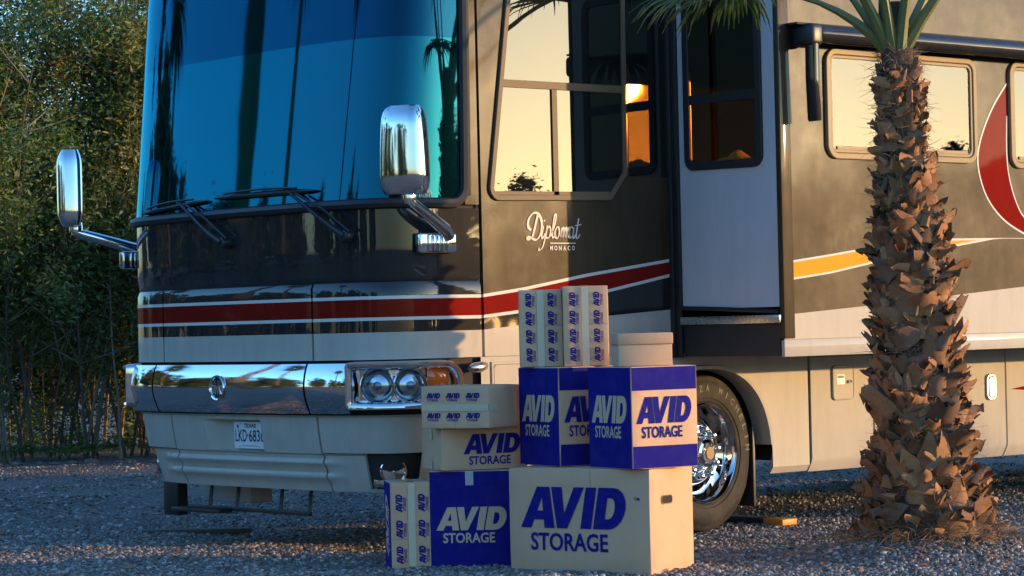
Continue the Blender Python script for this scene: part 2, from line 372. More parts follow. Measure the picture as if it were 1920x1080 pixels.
# ------------------------------------------------------------------ motorhome: the curved front
W_, N_, M_P, B0 = 1.33, 3., 6., .78
th = np.linspace(0, pi, 6001)
_t = np.sign(np.cos(th)) * abs(np.cos(th)) ** (2 / N_); _x = -np.sin(th) ** (2 / M_P)
_P = np.stack([_x * B0, W_ - W_ * _t], 1)
_s = np.concatenate([[0], np.cumsum(np.hypot(*np.diff(_P, axis=0).T))]); FRONT_LEN = _s[-1]
_S = np.linspace(0, _s[-1], 1601)
_Q = np.stack([np.interp(_S, _s, _P[:, 0]), np.interp(_S, _s, _P[:, 1])], 1)
_T = np.gradient(_Q, axis=0); _T /= np.hypot(_T[:, 0], _T[:, 1])[:, None]
_N = np.stack([-_T[:, 1], _T[:, 0]], 1); _S = _S / _S[-1]
def Bz(z): return 1 - (.12 / B0) * max(0.0, z - 1.95)
def inset(z): return .02 + .09 * ((.80 - z) / .425) ** 1.6 if z < .80 else 0.0
def fnorm(s):
    n = Vector((np.interp(s, _S, _N[:, 0]), np.interp(s, _S, _N[:, 1]), 0)); return n.normalized()
def surf(s, z, off=0.0):
    k = Bz(z); n = fnorm(s); d = off - inset(z)
    return Vector((np.interp(s, _S, _Q[:, 0]) * k + n.x * d, np.interp(s, _S, _Q[:, 1]) + n.y * d, z))
def sframe(s, z, off=0.0):
    """local frame on the front: x to the viewer's right, y up, z outward"""
    n = fnorm(s); p = surf(s, z, off); up = Vector((0, 0, 1)); r = up.cross(n)
    mm = Matrix((r, up, n)).transposed().to_4x4(); mm.translation = p; return mm

def panel(name, s0, s1, zr, mats, off=0.0, parent=None, ns=24, rim=.02, holes=(), midx=None):
    """panel of the curved front from s0 to s1; zr rising heights; one material index per row"""
    ss = set(np.linspace(s0, s1, ns + 1).round(6).tolist())
    for h in holes: ss |= {round(h[0], 6), round(h[1], 6)}
    ss = sorted(ss); zz = list(zr); offf = off if callable(off) else (lambda s, z: off)
    nv = len(zz); v = [surf(s, z, offf(s, z)) for s in ss for z in zz]; f = []; mi = []
    for i in range(len(ss) - 1):
        for j in range(nv - 1):
            sc = (ss[i] + ss[i + 1]) / 2; zc = (zz[j] + zz[j + 1]) / 2
            if any(h[0] < sc < h[1] and h[2] < zc < h[3] for h in holes): continue
            f.append((i * nv + j, i * nv + j + 1, (i + 1) * nv + j + 1, (i + 1) * nv + j)); mi.append(midx[j] if midx else 0)
    if rim:
        def strip(idx, mj):
            b = len(v)
            for k in idx:
                i, j = divmod(k, nv); n = fnorm(ss[i]); v.append(v[k] - n * rim)
            for q in range(len(idx) - 1): f.append((idx[q], idx[q + 1], b + q + 1, b + q)); mi.append(mj(q))
        last = (len(ss) - 1) * nv
        g = (lambda q: midx[q]) if midx else (lambda q: 0)
        strip(list(range(nv)), g); strip([last + j for j in range(nv)][::-1], lambda q: g(nv - 2 - q))
        strip([i * nv for i in range(len(ss))][::-1], lambda q: midx[0] if midx else 0)
        strip([i * nv + nv - 1 for i in range(len(ss))], lambda q: midx[-1] if midx else 0)
    bm = bmesh.new(); vs_ = [bm.verts.new(p) for p in v]
    for q, mj in zip(f, mi):
        fc = bm.faces.new([vs_[k] for k in q]); fc.material_index = mj; fc.smooth = True
    bmesh.ops.recalc_face_normals(bm, faces=bm.faces)
    me = bpy.data.meshes.new(name); bm.to_mesh(me); bm.free()
    for mt in mats: me.materials.append(mt)
    me.set_sharp_from_angle(angle=radians(35))
    return link(name, me, parent)

rv = empty('motorhome', (2.0, 1.3, 0))
bpy.context.view_layer.update()
tag(rv, 'large dark motorhome with cream lower body, red stripe and chrome bumper', 'motorhome')
class _P0: pass
def fixparent(o):
    """keep world placement under the motorhome's Empty"""
    o.matrix_parent_inverse = Matrix.Translation(rv.location).inverted(); return o
RVL = Matrix.Translation(rv.location).inverted()
def P(o):
    o.parent = rv; o.matrix_parent_inverse = RVL; return o

SL, SR = .690, .298           # seams either side of the middle panel
# dark structure behind the panels
P(panel('front_backing', .0, 1.0, [.40, .50, .588, .68, .776, .9, 1.1, 1.3, 1.5, 1.7, 1.95], [M['under']], -.035, ns=70, rim=0, holes=[(.430, .589, .588, .776)]))
# painted front: stripes follow the panel
ZR = [1.105, 1.18, 1.254, 1.318, 1.336, 1.36, 1.41, 1.434, 1.452, 1.50, 1.528]
BAND = [0, 0, 1, 2, 3, 3, 3, 2, 1, 1]
PM = [M['cream'], M['black'], M['stripe'], M['red']]
o_top = lambda s, z: -.012 * max(0, (z - 1.49) / .04) ** 2
for nm, a, b, ns in (('side_front_panel', .002, SR - .0022, 46), ('hood_panel', SR + .0022, SL - .0022, 40), ('side_front_panel', SL + .0022, .998, 46)):
    P(panel(nm, a, b, ZR, PM, o_top, ns=ns, midx=BAND))
# black mask under the windscreen, set back, with a rolled lower edge
P(panel('windscreen_mask', .002, .998, [1.515, 1.54, 1.56, 1.60, 1.72, 1.84, 1.93], [M['black']], lambda s, z: (-.028 if z < 1.535 else (-.012 if z < 1.57 else -.004)), ns=80))
# windscreen
zw = [1.945, 2.0, 2.1, 2.3, 2.5, 2.7, 2.862, 2.868, 3.0, 3.2, 3.42]
P(panel('windscreen', .03, .97, zw, [M['glass_front'], M['glass_band']], .0, ns=110, midx=[0] * 7 + [1] * 3))
P(panel('roof_cap', .0, 1.0, [3.42, 3.5, 3.6, 3.66], [M['bronze']], lambda s, z: -.3 * max(0, (z - 3.45)) ** 1.3, ns=60))
# rubber gasket round the windscreen
def gasket():
    pts = []
    zt, zb, sa, sb, r = 3.42, 1.955, .03, .97, .1
    for z in np.linspace(zt, zb + r, 16): pts.append((sa + .0 * z, z))
    for k in range(1, 7): a = k / 6 * pi / 2; pts.append((sa + (r / FRONT_LEN) * (1 - cos(a)), zb + r * (1 - sin(a))))
    for s in np.linspace(sa + r / FRONT_LEN, sb - r / FRONT_LEN, 90)[1:-1]: pts.append((s, zb))
    for k in range(0, 7): a = k / 6 * pi / 2; pts.append((sb - (r / FRONT_LEN) * (1 - sin(a)), zb + r * (1 - cos(a))))
    for z in np.linspace(zb + r, zt, 16)[1:]: pts.append((sb, z))
    return [surf(s, z, .006) for s, z in pts]
gk = gasket()
v, f = tube_vf(gk, .03, 8); P(mk('windscreen_gasket', v, f, M['rubber']))
# A-pillar panels either side of the windscreen (bronze), from the gasket to the seam
P(panel('pillar_panel', .002, .028, [1.95, 2.2, 2.6, 3.0, 3.42], [M['bronze']], .0, ns=4))
P(panel('pillar_panel', .972, .998, [1.95, 2.2, 2.6, 3.0, 3.42], [M['bronze']], .0, ns=4))
v, f = tube_vf([surf(.0205, z, .004) for z in np.linspace(2.0, 3.42, 14)], .011, 6); P(mk('pillar_trim', v, f, M['trim']))

# chrome bumper in three lengths
ZB = np.linspace(.812, 1.088, 11)
def boff(s, z):
    q = (z - .812) / .276; return .034 + .040 * sin(pi * min(1, max(0, q * .92 + .04))) ** .7 - .03 * max(0, .5 - q)
P(panel('chrome_bumper', SR + .003, SL + .003, ZB, [M['chrome']], boff, ns=50, rim=.05))
P(panel('chrome_bumper', .222, SR - .001, ZB, [M['chrome']], boff, ns=20, rim=.05))
P(panel('chrome_bumper', SL + .007, .835, ZB, [M['chrome']], boff, ns=30, rim=.05))

# emblem on the bumper
em = sframe(.508, .957, .064)
e = MB(); v, f = lathe_vf([(.056, .0), (.068, .004), (.074, .012), (.070, .020), (.062, .018), (.058, .010)], 40); e.add(v, f)
embl = P(e.build('emblem', [M['chrome']])); embl.matrix_world = em
d = MB(); v, f = lathe_vf([(.0, .006), (.058, .006)], 32); d.add(v, f, 0)
v, f = box_vf(-.056, .056, .010, .017, .006, .014); d.add(v, f, 1)
for k, (x0, x1) in enumerate(((-.006, -.045), (-.002, -.018), (.006, .006), (.012, .03))):
    v, f = tube_vf([(x0, .012, .010), (x1, -.045, .010)], .005, 5); d.add(v, f, 1)
v, f = tube_vf([(.0, .05, .010), (.0, .012, .010)], .008, 5); d.add(v, f, 0)
eb = d.build('emblem_face', [M['black'], M['chrome']]); eb.parent = embl

# lower bumper, with the number-plate recess
RS0, RS1, RZ0, RZ1 = .434, .585, .592, .772
zl = [.375, .385, .40, .43, .445, .456, .467, .48, .51, .523, .534, .545, .56, .578, .588, .592, .60, .66, .72, .772, .79, .802]
def loff(s, z):
    o = 0.0
    if .30 > s or s > .70: rb = max(0, 1 - max(0, (.30 - s), (s - .70)) / .05)
    else: rb = 1
    if s < .22 or s > .78: rb = 0
    if z < .585: o -= .016
    for zc in (.534, .456):
        d_ = abs(z - zc)
        if d_ < .028: o += rb * .020 * (cos(d_ / .028 * pi / 2))
    return o
P(panel('lower_bumper', SR + .002, SL - .012, zl, [M['cream']], loff, ns=46, holes=[(RS0, RS1, RZ0, RZ1)], rim=.04))
P(panel('lower_bumper_corner', .002, SR - .002, [.592, .60, .66, .72, .772, .79, .802], [M['cream']], loff, ns=44, rim=.04))
P(panel('lower_bumper_corner', .002, .109, zl[:15], [M['cream']], loff, ns=16, rim=.04))
P(panel('lower_bumper_corner', .215, SR - .002, zl[:15], [M['cream']], loff, ns=16, rim=.04))
P(panel('lower_bumper_corner', SL - .008, .86, [.592, .60, .66, .72, .772, .79, .802], [M['cream']], loff, ns=22, rim=.04))
P(panel('lower_bumper_corner', SL - .008, .782, zl[:15], [M['cream']], loff, ns=16, rim=.04))
# recess walls
rc = MB(); ins = .07
def rp(s, z, o): return surf(s, z, o)
corners = [(RS0, RZ0), (RS1 - .022, RZ0), (RS1, RZ1), (RS0, RZ1)]
fr = [(RS0, RZ0), (RS1, RZ0), (RS1, RZ1), (RS0, RZ1)]
bk = [(RS0, RZ0 + .002), (RS1 - .036, RZ0 + .002), (RS1 - .036, RZ1 - .004), (RS0, RZ1 - .004)]
fo = [rp(s, z, 0.002) for s, z in fr]; bo = [rp(s, z, -ins + (.03 if z < .65 else 0)) for s, z in bk]
rc.add(fo + bo, [(0, 1, 5, 4), (1, 2, 6, 5), (2, 3, 7, 6), (3, 0, 4, 7), (4, 5, 6, 7)])
P(rc.build('plate_recess', [M['cream']], ang=20))

# text helpers -------------------------------------------------------------
def text_mesh(body, size=1.0, bold=0.0, shear=0.0, align='CENTER', sx=1.0, space=1.0):
    c = bpy.data.curves.new('t', 'FONT'); c.body = body; c.size = size; c.offset = bold; c.shear = shear
    c.align_x = align; c.align_y = 'CENTER'; c.space_character = space; c.resolution_u = 3; c.fill_mode = 'FRONT'
    o = bpy.data.objects.new('t', c); me = bpy.data.meshes.new_from_object(o)
    v = [(q.co.x * sx, q.co.y, q.co.z) for q in me.vertices]; f = [tuple(p.vertices) for p in me.polygons]
    bpy.data.objects.remove(o); bpy.data.curves.remove(c); bpy.data.meshes.remove(me); return v, f
def poly_mesh(loops):
    c = bpy.data.curves.new('t', 'CURVE'); c.dimensions = '2D'; c.fill_mode = 'FRONT'
    for lp in loops:
        sp = c.splines.new('POLY'); sp.points.add(len(lp) - 1); sp.use_cyclic_u = True
        for q, p in zip(sp.points, lp): q.co = (p[0], p[1], 0, 1)
    o = bpy.data.objects.new('t', c); me = bpy.data.meshes.new_from_object(o)
    v = [tuple(q.co) for q in me.vertices]; f = [tuple(p.vertices) for p in me.polygons]
    bpy.data.objects.remove(o); bpy.data.curves.remove(c); bpy.data.meshes.remove(me); return v, f
def fit(vf, x0, x1, y0, y1, z=0):
    v, f = vf; xs = [p[0] for p in v]; ys = [p[1] for p in v]
    a, b, c, d = min(xs), max(xs), min(ys), max(ys)
    return [(x0 + (p[0] - a) / (b - a) * (x1 - x0), y0 + (p[1] - c) / (d - c) * (y1 - y0), z) for p in v], f

# number plate
pm = sframe(.479, .680, -ins + .03)
pl = MB(); v, f = slab_vf(roundpoly([(-.1524, -.0762), (.1524, -.0762), (.1524, .0762), (-.1524, .0762)], .012), 0, .004); pl.add(v, f)
plate = P(pl.build('number_plate', [M['plate']], smooth=False)); plate.matrix_world = pm
tx = MB()
v, f = fit(text_mesh('TEXAS', 1, .03), -.055, .065, .043, .067, .0052); tx.add(v, f)
v, f = fit(text_mesh('LKD', 1, .012), -.14, -.028, -.037, .032, .0052); tx.add(v, f)
v, f = fit(text_mesh('6836', 1, .012), -.006, .142, -.037, .032, .0052); tx.add(v, f)
tx.add([(-.024, .0, .0052), (-.017, -.012, .0052), (-.010, .001, .0052), (-.016, .011, .0052)], [(0, 1, 2, 3)])
v, f = fit(text_mesh('The Lone Star State', 1, .0), -.075, .07, -.064, -.055, .0052); tx.add(v, f)
star = [(.016 * (1 if k % 2 == 0 else .42) * sin(k * pi / 5) - .115, .016 * (1 if k % 2 == 0 else .42) * cos(k * pi / 5) + .05, .0052) for k in range(10)]
tx.add(star, [tuple(range(9, -1, -1))])
for x, y in ((-.09, .064), (.115, .064), (-.1, -.066), (.09, -.066)):
    tx.add([(x - .005, y, .0052), (x, y - .005, .0052), (x + .005, y, .0052), (x, y + .005, .0052)], [(0, 1, 2, 3)])
t_ = tx.build('plate_lettering', [M['ink']], smooth=False); t_.parent = plate

# headlamps (near side complete; far side seen edge-on)
def headlamp(mirror):
    S = (lambda s: 1 - s) if mirror else (lambda s: s)
    hl = empty('headlamp'); P(hl)
    hl.matrix_parent_inverse = Matrix(); hl.location = -rv.location
    def ring(s0, s1, z0, z1, r, off, n=6):
        pts = roundpoly([(s0 * FRONT_LEN, z0), (s1 * FRONT_LEN, z0), (s1 * FRONT_LEN, z1), (s0 * FRONT_LEN, z1)], r, n)
        # densify
        out = []
        for i in range(len(pts)):
            a = Vector(pts[i]); b = Vector(pts[(i + 1) % len(pts)]); k = max(1, int((b - a).length / .03))
            for q in range(k): out.append(tuple(a.lerp(b, q / k)))
        return out
    base = ring(.056, .221, .832, 1.098, [.10, .03, .03, .12], 0)
    prof = [(.0, .0), (.004, .085), (.012, .1), (.028, .1), (.040, .088), (.046, .06), (.052, .03)]
    v = []; f = []; n = len(base)
    for d_, o_ in prof:
        q = offset_poly(base, d_) if d_ else base
        v += [surf(S(x / FRONT_LEN), z, o_) for x, z in q]
    for i in range(len(prof) - 1):
        for j in range(n): f.append((i * n + j, i * n + (j + 1) % n, (i + 1) * n + (j + 1) % n, (i + 1) * n + j))
    o = mk('bezel', v, f, M['chrome'], parent=hl, ang=50)
    # reflector tray
    ss = np.linspace(.070, .208, 24); zz = np.linspace(.872, 1.064, 8)
    v = [surf(S(s), z, .03) for s in ss for z in zz]; f = [(i * 8 + j, i * 8 + j + 1, (i + 1) * 8 + j + 1, (i + 1) * 8 + j) for i in range(23) for j in range(7)]
    mk('reflector_tray', v, f, M['reflector'], parent=hl)
    for s, r in ((.177, .092), (.137, .090)):
        mm = sframe(S(s), .964, .034)
        q = MB(); a, b = lathe_vf([(r * 1.08, 0), (r * 1.08, .022), (r * 1.02, .028), (r * .97, .022), (r * .9, .006), (r * .6, -.006), (r * .3, .004), (0, .004)], 36); q.add(a, b, 0)
        lp = q.build('lamp_bowl', [M['reflector']], parent=hl, mw=None); lp.matrix_local = mm
        q = MB(); a, b = lathe_vf([(r * .97, .016), (r * .85, .03), (r * .6, .042), (r * .3, .049), (0.0, .051)], 36); q.add(a, b, 0)
        le = q.build('lamp_lens', [M['lens_clear']], parent=hl); le.matrix_local = mm
        q = MB(); a, b = lathe_vf([(.0, .0), (.022, .002), (.024, .03), (.016, .036), (0, .037)], 16); q.add(a, b, 0)
        bu = q.build('bulb', [M['lens']], parent=hl); bu.matrix_local = mm
    ss = np.linspace(.075, .112, 10); zz = np.linspace(.955, 1.05, 6)
    v = [surf(S(s), z, .038 + .026 * sin(pi * i / 9) ** .5 * sin(pi * j / 5) ** .5) for i, s in enumerate(ss) for j, z in enumerate(zz)]
    f = [(i * 6 + j, i * 6 + j + 1, (i + 1) * 6 + j + 1, (i + 1) * 6 + j) for i in range(9) for j in range(5)]
    mk('turn_signal', v, f, M['amber'], parent=hl)
    return hl
# clear lens
lc = bpy.data.materials.new('clear_lens'); lc.use_nodes = True; nt = lc.node_tree; nt.nodes.clear()
out = nt.nodes.new('ShaderNodeOutputMaterial'); g_ = nt.nodes.new('ShaderNodeBsdfGlossy'); g_.inputs['Roughness'].default_value = .02
tp = nt.nodes.new('ShaderNodeBsdfTransparent'); tp.inputs['Color'].default_value = (.8, .88, .95, 1)
fr_ = nt.nodes.new('ShaderNodeFresnel'); fr_.inputs['IOR'].default_value = 1.7; mx = nt.nodes.new('ShaderNodeMixShader')
nt.links.new(fr_.outputs[0], mx.inputs[0]); nt.links.new(tp.outputs[0], mx.inputs[1]); nt.links.new(g_.outputs[0], mx.inputs[2]); nt.links.new(mx.outputs[0], out.inputs[0])
M['lens_clear'] = lc
headlamp(False); headlamp(True)

# fog lamp pockets in the lower corners
def fog(mirror):
    S = (lambda s: 1 - s) if mirror else (lambda s: s)
    fo_ = empty('fog_lamp'); P(fo_); fo_.matrix_parent_inverse = Matrix(); fo_.location = -rv.location
    ss = np.linspace(.11, .218, 16); q = MB()
    v = [surf(S(s), z, -.09) for s in ss for z in (.378, .59)]; f = [(2 * i, 2 * i + 1, 2 * i + 3, 2 * i + 2) for i in range(15)]; q.add(v, f)
    v = [surf(S(s), .592, o_) for s in ss for o_ in (-.10, .0)]; q.add(v, f)
    v = [surf(S(s), z, o_) for s in (.11,) for z in (.378, .59) for o_ in (-.09, .0)]; q.add(v, [(0, 1, 3, 2)])
    q.build('pocket', [M['plastic']], parent=fo_)
    q = MB(); v = [surf(S(s), z, o_) for s in ss for (z, o_) in ((.372, -.10), (.372, -.015), (.392, -.012), (.392, -.03))]
    f = [(4 * i + j, 4 * i + j + 1, 4 * i + 5 + j, 4 * i + 4 + j) for i in range(15) for j in range(3)]; q.add(v, f); q.build('lower_lip', [M['cream']], parent=fo_)
    mm = sframe(S(.165), .49, -.085)
    q = MB(); v, f = lathe_vf([(.075, 0), (.075, .05), (.068, .056), (.06, .045), (.0, .05)], 28); q.add(v, f)
    l = q.build('lamp', [M['chrome']], parent=fo_); l.matrix_local = mm
    mm = sframe(S(.195), .42, -.06)
    q = MB(); v, f = box_vf(-.05, .05, -.02, .05, 0, .03, .01); q.add(v, f)
    l = q.build('lamp_bracket', [M['chrome']], parent=fo_); l.matrix_local = mm
fog(False); fog(True)

# wipers
def wiper(pv, el, b0, b1):
    w = empty('wiper'); P(w); w.matrix_parent_inverse = Matrix(); w.location = -rv.location
    p0 = surf(*pv, .03); p1 = surf(*el, .05)
    q = MB(); v, f = lathe_vf([(.0, -.03), (.034, -.03), (.036, .03), (.028, .045), (0, .05)], 18); q.add(v, f, 0, sframe(*pv, .01))
    q.build('pivot', [M['plastic']], parent=w)
    q = MB(); mid = p0.lerp(p1, .45) + fnorm(pv[0]) * .03
    v, f = tube_vf([p0 + fnorm(pv[0]) * .02, p0.lerp(p1, .2) + fnorm(pv[0]) * .035, mid, p1], [.022, .017, .012, .010], 8, sx=1); q.add(v, f)
    v, f = tube_vf([p0 + fnorm(pv[0]) * .02 + Vector((0, -.05, .02)), mid + Vector((0, -.045, .04)), p1 + Vector((0, -.06, -.01))], [.008, .007, .007], 6); q.add(v, f)
    q.build('arm', [M['plastic']], parent=w)
    q = MB(); n = 14
    pa = [surf(b0[0] + (b1[0] - b0[0]) * k / n, b0[1] + (b1[1] - b0[1]) * k / n, .018) for k in range(n + 1)]
    v, f = tube_vf(pa, [.006] + [.013] * (n - 1) + [.006], 6); q.add(v, f)
    pa = [surf(b0[0] + (b1[0] - b0[0]) * k / n, b0[1] + (b1[1] - b0[1]) * k / n + .012 + .016 * sin(pi * k / n), .035 + .012 * sin(pi * k / n)) for k in range(2, n - 1)]
    v, f = tube_vf(pa, .007, 6); q.add(v, f)
    q.build('blade', [M['rubber']], parent=w)
wiper((.497, 1.79), (.612, 2.035), (.748, 2.0), (.551, 2.04))
wiper((.222, 1.785), (.332, 2.045), (.528, 2.05), (.283, 2.045))

# registration sticker inside the windscreen corner
q = MB(); a = sframe(.103, 1.998, .004); v, f = slab_vf([(-.042, -.03), (.042, -.03), (.042, .03), (-.042, .03)], 0, .001); q.add(v, f)
st = P(q.build('registration_sticker', [M['sticker']], smooth=False)); st.matrix_world = a
q = MB(); v, f = fit(text_mesh('09-21', 1, .02), -.034, .034, -.016, .014, .0022); q.add(v, f); t_ = q.build('sticker_lettering', [M['ink']], smooth=False); t_.parent = st

# ------------------------------------------------------------------ driver side ahead of the slide-out
def zf(pts):
    xs, zs = zip(*pts); return lambda x: float(np.interp(x, xs, zs))
r1 = zf([(0, 1.254), (.4, 1.285), (1.5, 1.348)])
r2_ = zf([(0, 1.318), (.3, 1.345), (.8, 1.425), (1.5, 1.545)]); r2b = lambda x: r2_(x) + .018
r3 = zf([(0, 1.434), (.3, 1.468), (.8, 1.545), (1.5, 1.632)]); r3b = lambda x: r3(x) + .018
rows = [lambda x: 1.105, lambda x: 1.18, r1, r2_, r2b, lambda x: (r2b(x) + r3(x)) / 2, r3, r3b, lambda x: 1.75, lambda x: 2.0, lambda x: 2.6, lambda x: 3.3, lambda x: 3.55, lambda x: 3.66]
ycur = [0] * 12 + [.02, .12]
xs_ = [.012 + (1.5 - .012) * k / 24 for k in range(25)]
v = [(x, ycur[j], rows[j](x)) for x in xs_ for j in range(len(rows))]; nv = len(rows); f = []; mi = []
bandm = [0, 0, 1, 2, 3, 3, 2, 4, 4, 4, 4, 4, 4]
for i in range(24):
    for j in range(nv - 1): f.append((i * nv + j, (i + 1) * nv + j, (i + 1) * nv + j + 1, i * nv + j + 1)); mi.append(bandm[j])
b = len(v); v += [(.012, .03, rows[j](.012)) for j in range(nv)]
for j in range(nv - 1): f.append((j, j + 1, b + j + 1, b + j)); mi.append(bandm[j])
PMS = [M['cream'], M['black'], M['stripe'], M['red'], M['bronze']]
P(mk('side_wall', v, f, PMS, mi, ang=30))
# dark core body (rest of the vehicle)
q = MB(); v, f = box_vf(.0, 9.6, .03, 2.63, 1.10, 3.63); q.add(v, f); P(q.build('body_core', [M['cream']], smooth=False))
q = MB(); v, f = box_vf(2.4, 9.6, .095, 2.6, .40, 1.09); q.add(v, f); P(q.build('floor_core', [M['under']], smooth=False))
q = MB(); v, f = box_vf(-.55, 1.0, .35, 2.3, .5, 1.9); q.add(v, f); P(q.build('chassis_front', [M['under']], smooth=False))

# lower side panel with the wheel arch
WX, WZ, WR = 1.755, .478, .478
def arch(x):
    d_ = (x - WX) / .56
    if abs(d_) >= 1: return .325
    return max(.325, .40 + .61 * (1 - abs(d_) ** 2.4) ** (1 / 2.4) - .0)
xa = sorted(set(np.concatenate([np.linspace(-.02, 1.19, 8), WX + .56 * np.sin(np.linspace(-pi / 2, pi / 2, 41)), np.linspace(2.316, 2.645, 4)]).round(4).tolist()))
v = []; f = []
for x in xa:
    z0 = arch(x)
    if .0 > x: z0 = .36
    v += [(x, .03 if z0 < .33 else .0, z0), (x, .0, max(z0 + .001, .365)), (x, 0, max(z0 + .002, .7)), (x, 0, 1.103)]
for i in range(len(xa) - 1):
    for j in range(3): f.append((4 * i + j, 4 * i + 4 + j, 4 * i + 5 + j, 4 * i + 1 + j))
ob = P(mk('lower_side_panel', v, f, M['cream'], ang=30))
# arch lip: rounded flange, turned inwards
pth = [(x, -.004, arch(x) - .004) for x in WX + .556 * np.sin(np.linspace(-pi / 2, pi / 2, 49)) if True]
q = MB(); n = len(pth)
v = []
for (x, y, z) in pth:
    dx = (WX - x); dz = (.45 - z); L_ = sqrt(dx * dx + dz * dz) or 1
    v += [(x, .0, z), (x, -.016, z), (x + dx / L_ * .022, -.014, z + dz / L_ * .022), (x + dx / L_ * .03, .12, z + dz / L_ * .03)]
f = [(4 * i + j, 4 * i + 4 + j, 4 * i + 5 + j, 4 * i + 1 + j) for i in range(n - 1) for j in range(3)]
q.add(v, f); P(q.build('wheel_arch_lip', [M['cream']], ang=40))
# wheel well
q = MB(); pth = [(x, arch(x) + .01) for x in WX + .553 * np.sin(np.linspace(-pi / 2, pi / 2, 25))]
v = [(x, y, z) for (x, z) in pth for y in (.02, .75)]; f = [(2 * i, 2 * i + 1, 2 * i + 3, 2 * i + 2) for i in range(24)]; q.add(v, f)
v, f = box_vf(WX - .6, WX + .6, .75, .78, .3, 1.05); q.add(v, f); P(q.build('wheel_well', [M['under']]))

# small hatch and chrome latch behind the seam
q = MB(); v, f = frame_vf([(.05, .62), (.62, .62), (.62, 1.075), (.05, 1.075)], .018, .0, .010, .003); q.add(v, f, 0, M_side(0))
P(q.build('hatch_frame', [M['cream']]))
q = MB(); v, f = slab_vf(roundpoly([(.072, .64), (.6, .64), (.6, 1.055), (.072, 1.055)], .02), .0, .007); q.add(v, f, 0, M_side(0)); hp = P(q.build('hatch_door', [M['cream']]))
q = MB(); v, f = tube_vf([(-.15, -.055, 1.045), (-.12, -.05, 1.045), (-.06, -.045, 1.05), (-.02, -.03, 1.055), (-.005, .0, 1.06)], [.014, .028, .03, .024, .02], 12); q.add(v, f); P(q.build('chrome_latch', [M['chrome_dull']]))

# side script badge ---------------------------------------------------------
def stroke(mb, pts, w0, z=0.0):
    """ribbon with pen-like width along a smoothed path"""
    p = [Vector(q) for q in pts]; dense = []
    for i in range(len(p) - 1):
        a = p[max(i - 1, 0)]; b_ = p[i]; c = p[i + 1]; d_ = p[min(i + 2, len(p) - 1)]
        for k in range(6):
            t = k / 6; dense.append(.5 * ((2 * b_) + (c - a) * t + (2 * a - 5 * b_ + 4 * c - d_) * t * t + (3 * b_ - a - 3 * c + d_) * t ** 3))
    dense.append(p[-1]); v = []; f = []
    for i, q in enumerate(dense):
        t = dense[min(i + 1, len(dense) - 1)] - dense[max(i - 1, 0)]
        nn = Vector((-t.y, t.x)).normalized(); ww = w0 * (.35 + .75 * abs(sin(atan2(t.y, t.x) - .5)))
        v += [(q.x + nn.x * ww, q.y + nn.y * ww, z), (q.x - nn.x * ww, q.y - nn.y * ww, z)]
    f = [(2 * i, 2 * i + 1, 2 * i + 3, 2 * i + 2) for i in range(len(dense) - 1)]
    mb.add(v, f)
bd = MB(); w_ = .028; z_ = .0
stroke(bd, [(.42, .98), (.30, .62), (.18, .30), (.02, .22), (.0, .30), (.14, .27), (.34, .22), (.52, .42), (.56, .74), (.44, .97), (.24, 1.0), (.06, .82), (.03, .60), (.14, .5)], .042)
stroke(bd, [(.62, .62), (.55, .34), (.58, .25), (.68, .40)], w_)
stroke(bd, [(.66, .80), (.67, .76)], .03)
stroke(bd, [(.78, .64), (.68, .28), (.56, -.02), (.42, -.10), (.44, -.02)], w_)
stroke(bd, [(.74, .48), (.84, .62), (.90, .50), (.84, .30), (.74, .27), (.72, .32)], w_)
stroke(bd, [(.90, .32), (1.04, .60), (1.13, .90), (1.09, .98), (1.04, .84), (.97, .42), (.99, .27), (1.07, .36)], w_)
stroke(bd, [(1.16, .60), (1.07, .46), (1.08, .30), (1.17, .27), (1.24, .42), (1.22, .58), (1.15, .60)], w_)
for x in (1.28, 1.39, 1.50): stroke(bd, [(x + .07, .58), (x, .27), (x + .05, .44), (x + .13, .60), (x + .13, .45), (x + .09, .28)], w_ * .9)
stroke(bd, [(1.80, .56), (1.70, .60), (1.63, .44), (1.66, .28), (1.76, .34), (1.82, .58), (1.77, .36), (1.80, .26), (1.88, .38)], w_)
stroke(bd, [(2.02, .86), (1.92, .45), (1.90, .30), (1.97, .27), (2.05, .38)], w_)
stroke(bd, [(1.86, .64), (2.12, .68)], w_ * .8)
v, f = box_vf(.86, 1.86, .10, .13, -.002, .002); bd.add(v, f)
for k, ch in enumerate('MONACO'):
    v, f = fit(text_mesh(ch, 1, .03), .86 + k * .172, .86 + k * .172 + .115, -.10, .04, 0); bd.add(v, f)
sc = .42 / 2.15
bdg = P(bd.build('script_badge', [M['logo_white']], smooth=False)); bdg.matrix_world = Matrix.Translation((.345, -.0045, 1.715)) @ M_side(0) @ Matrix.Diagonal((sc, sc * .98, 1, 1))

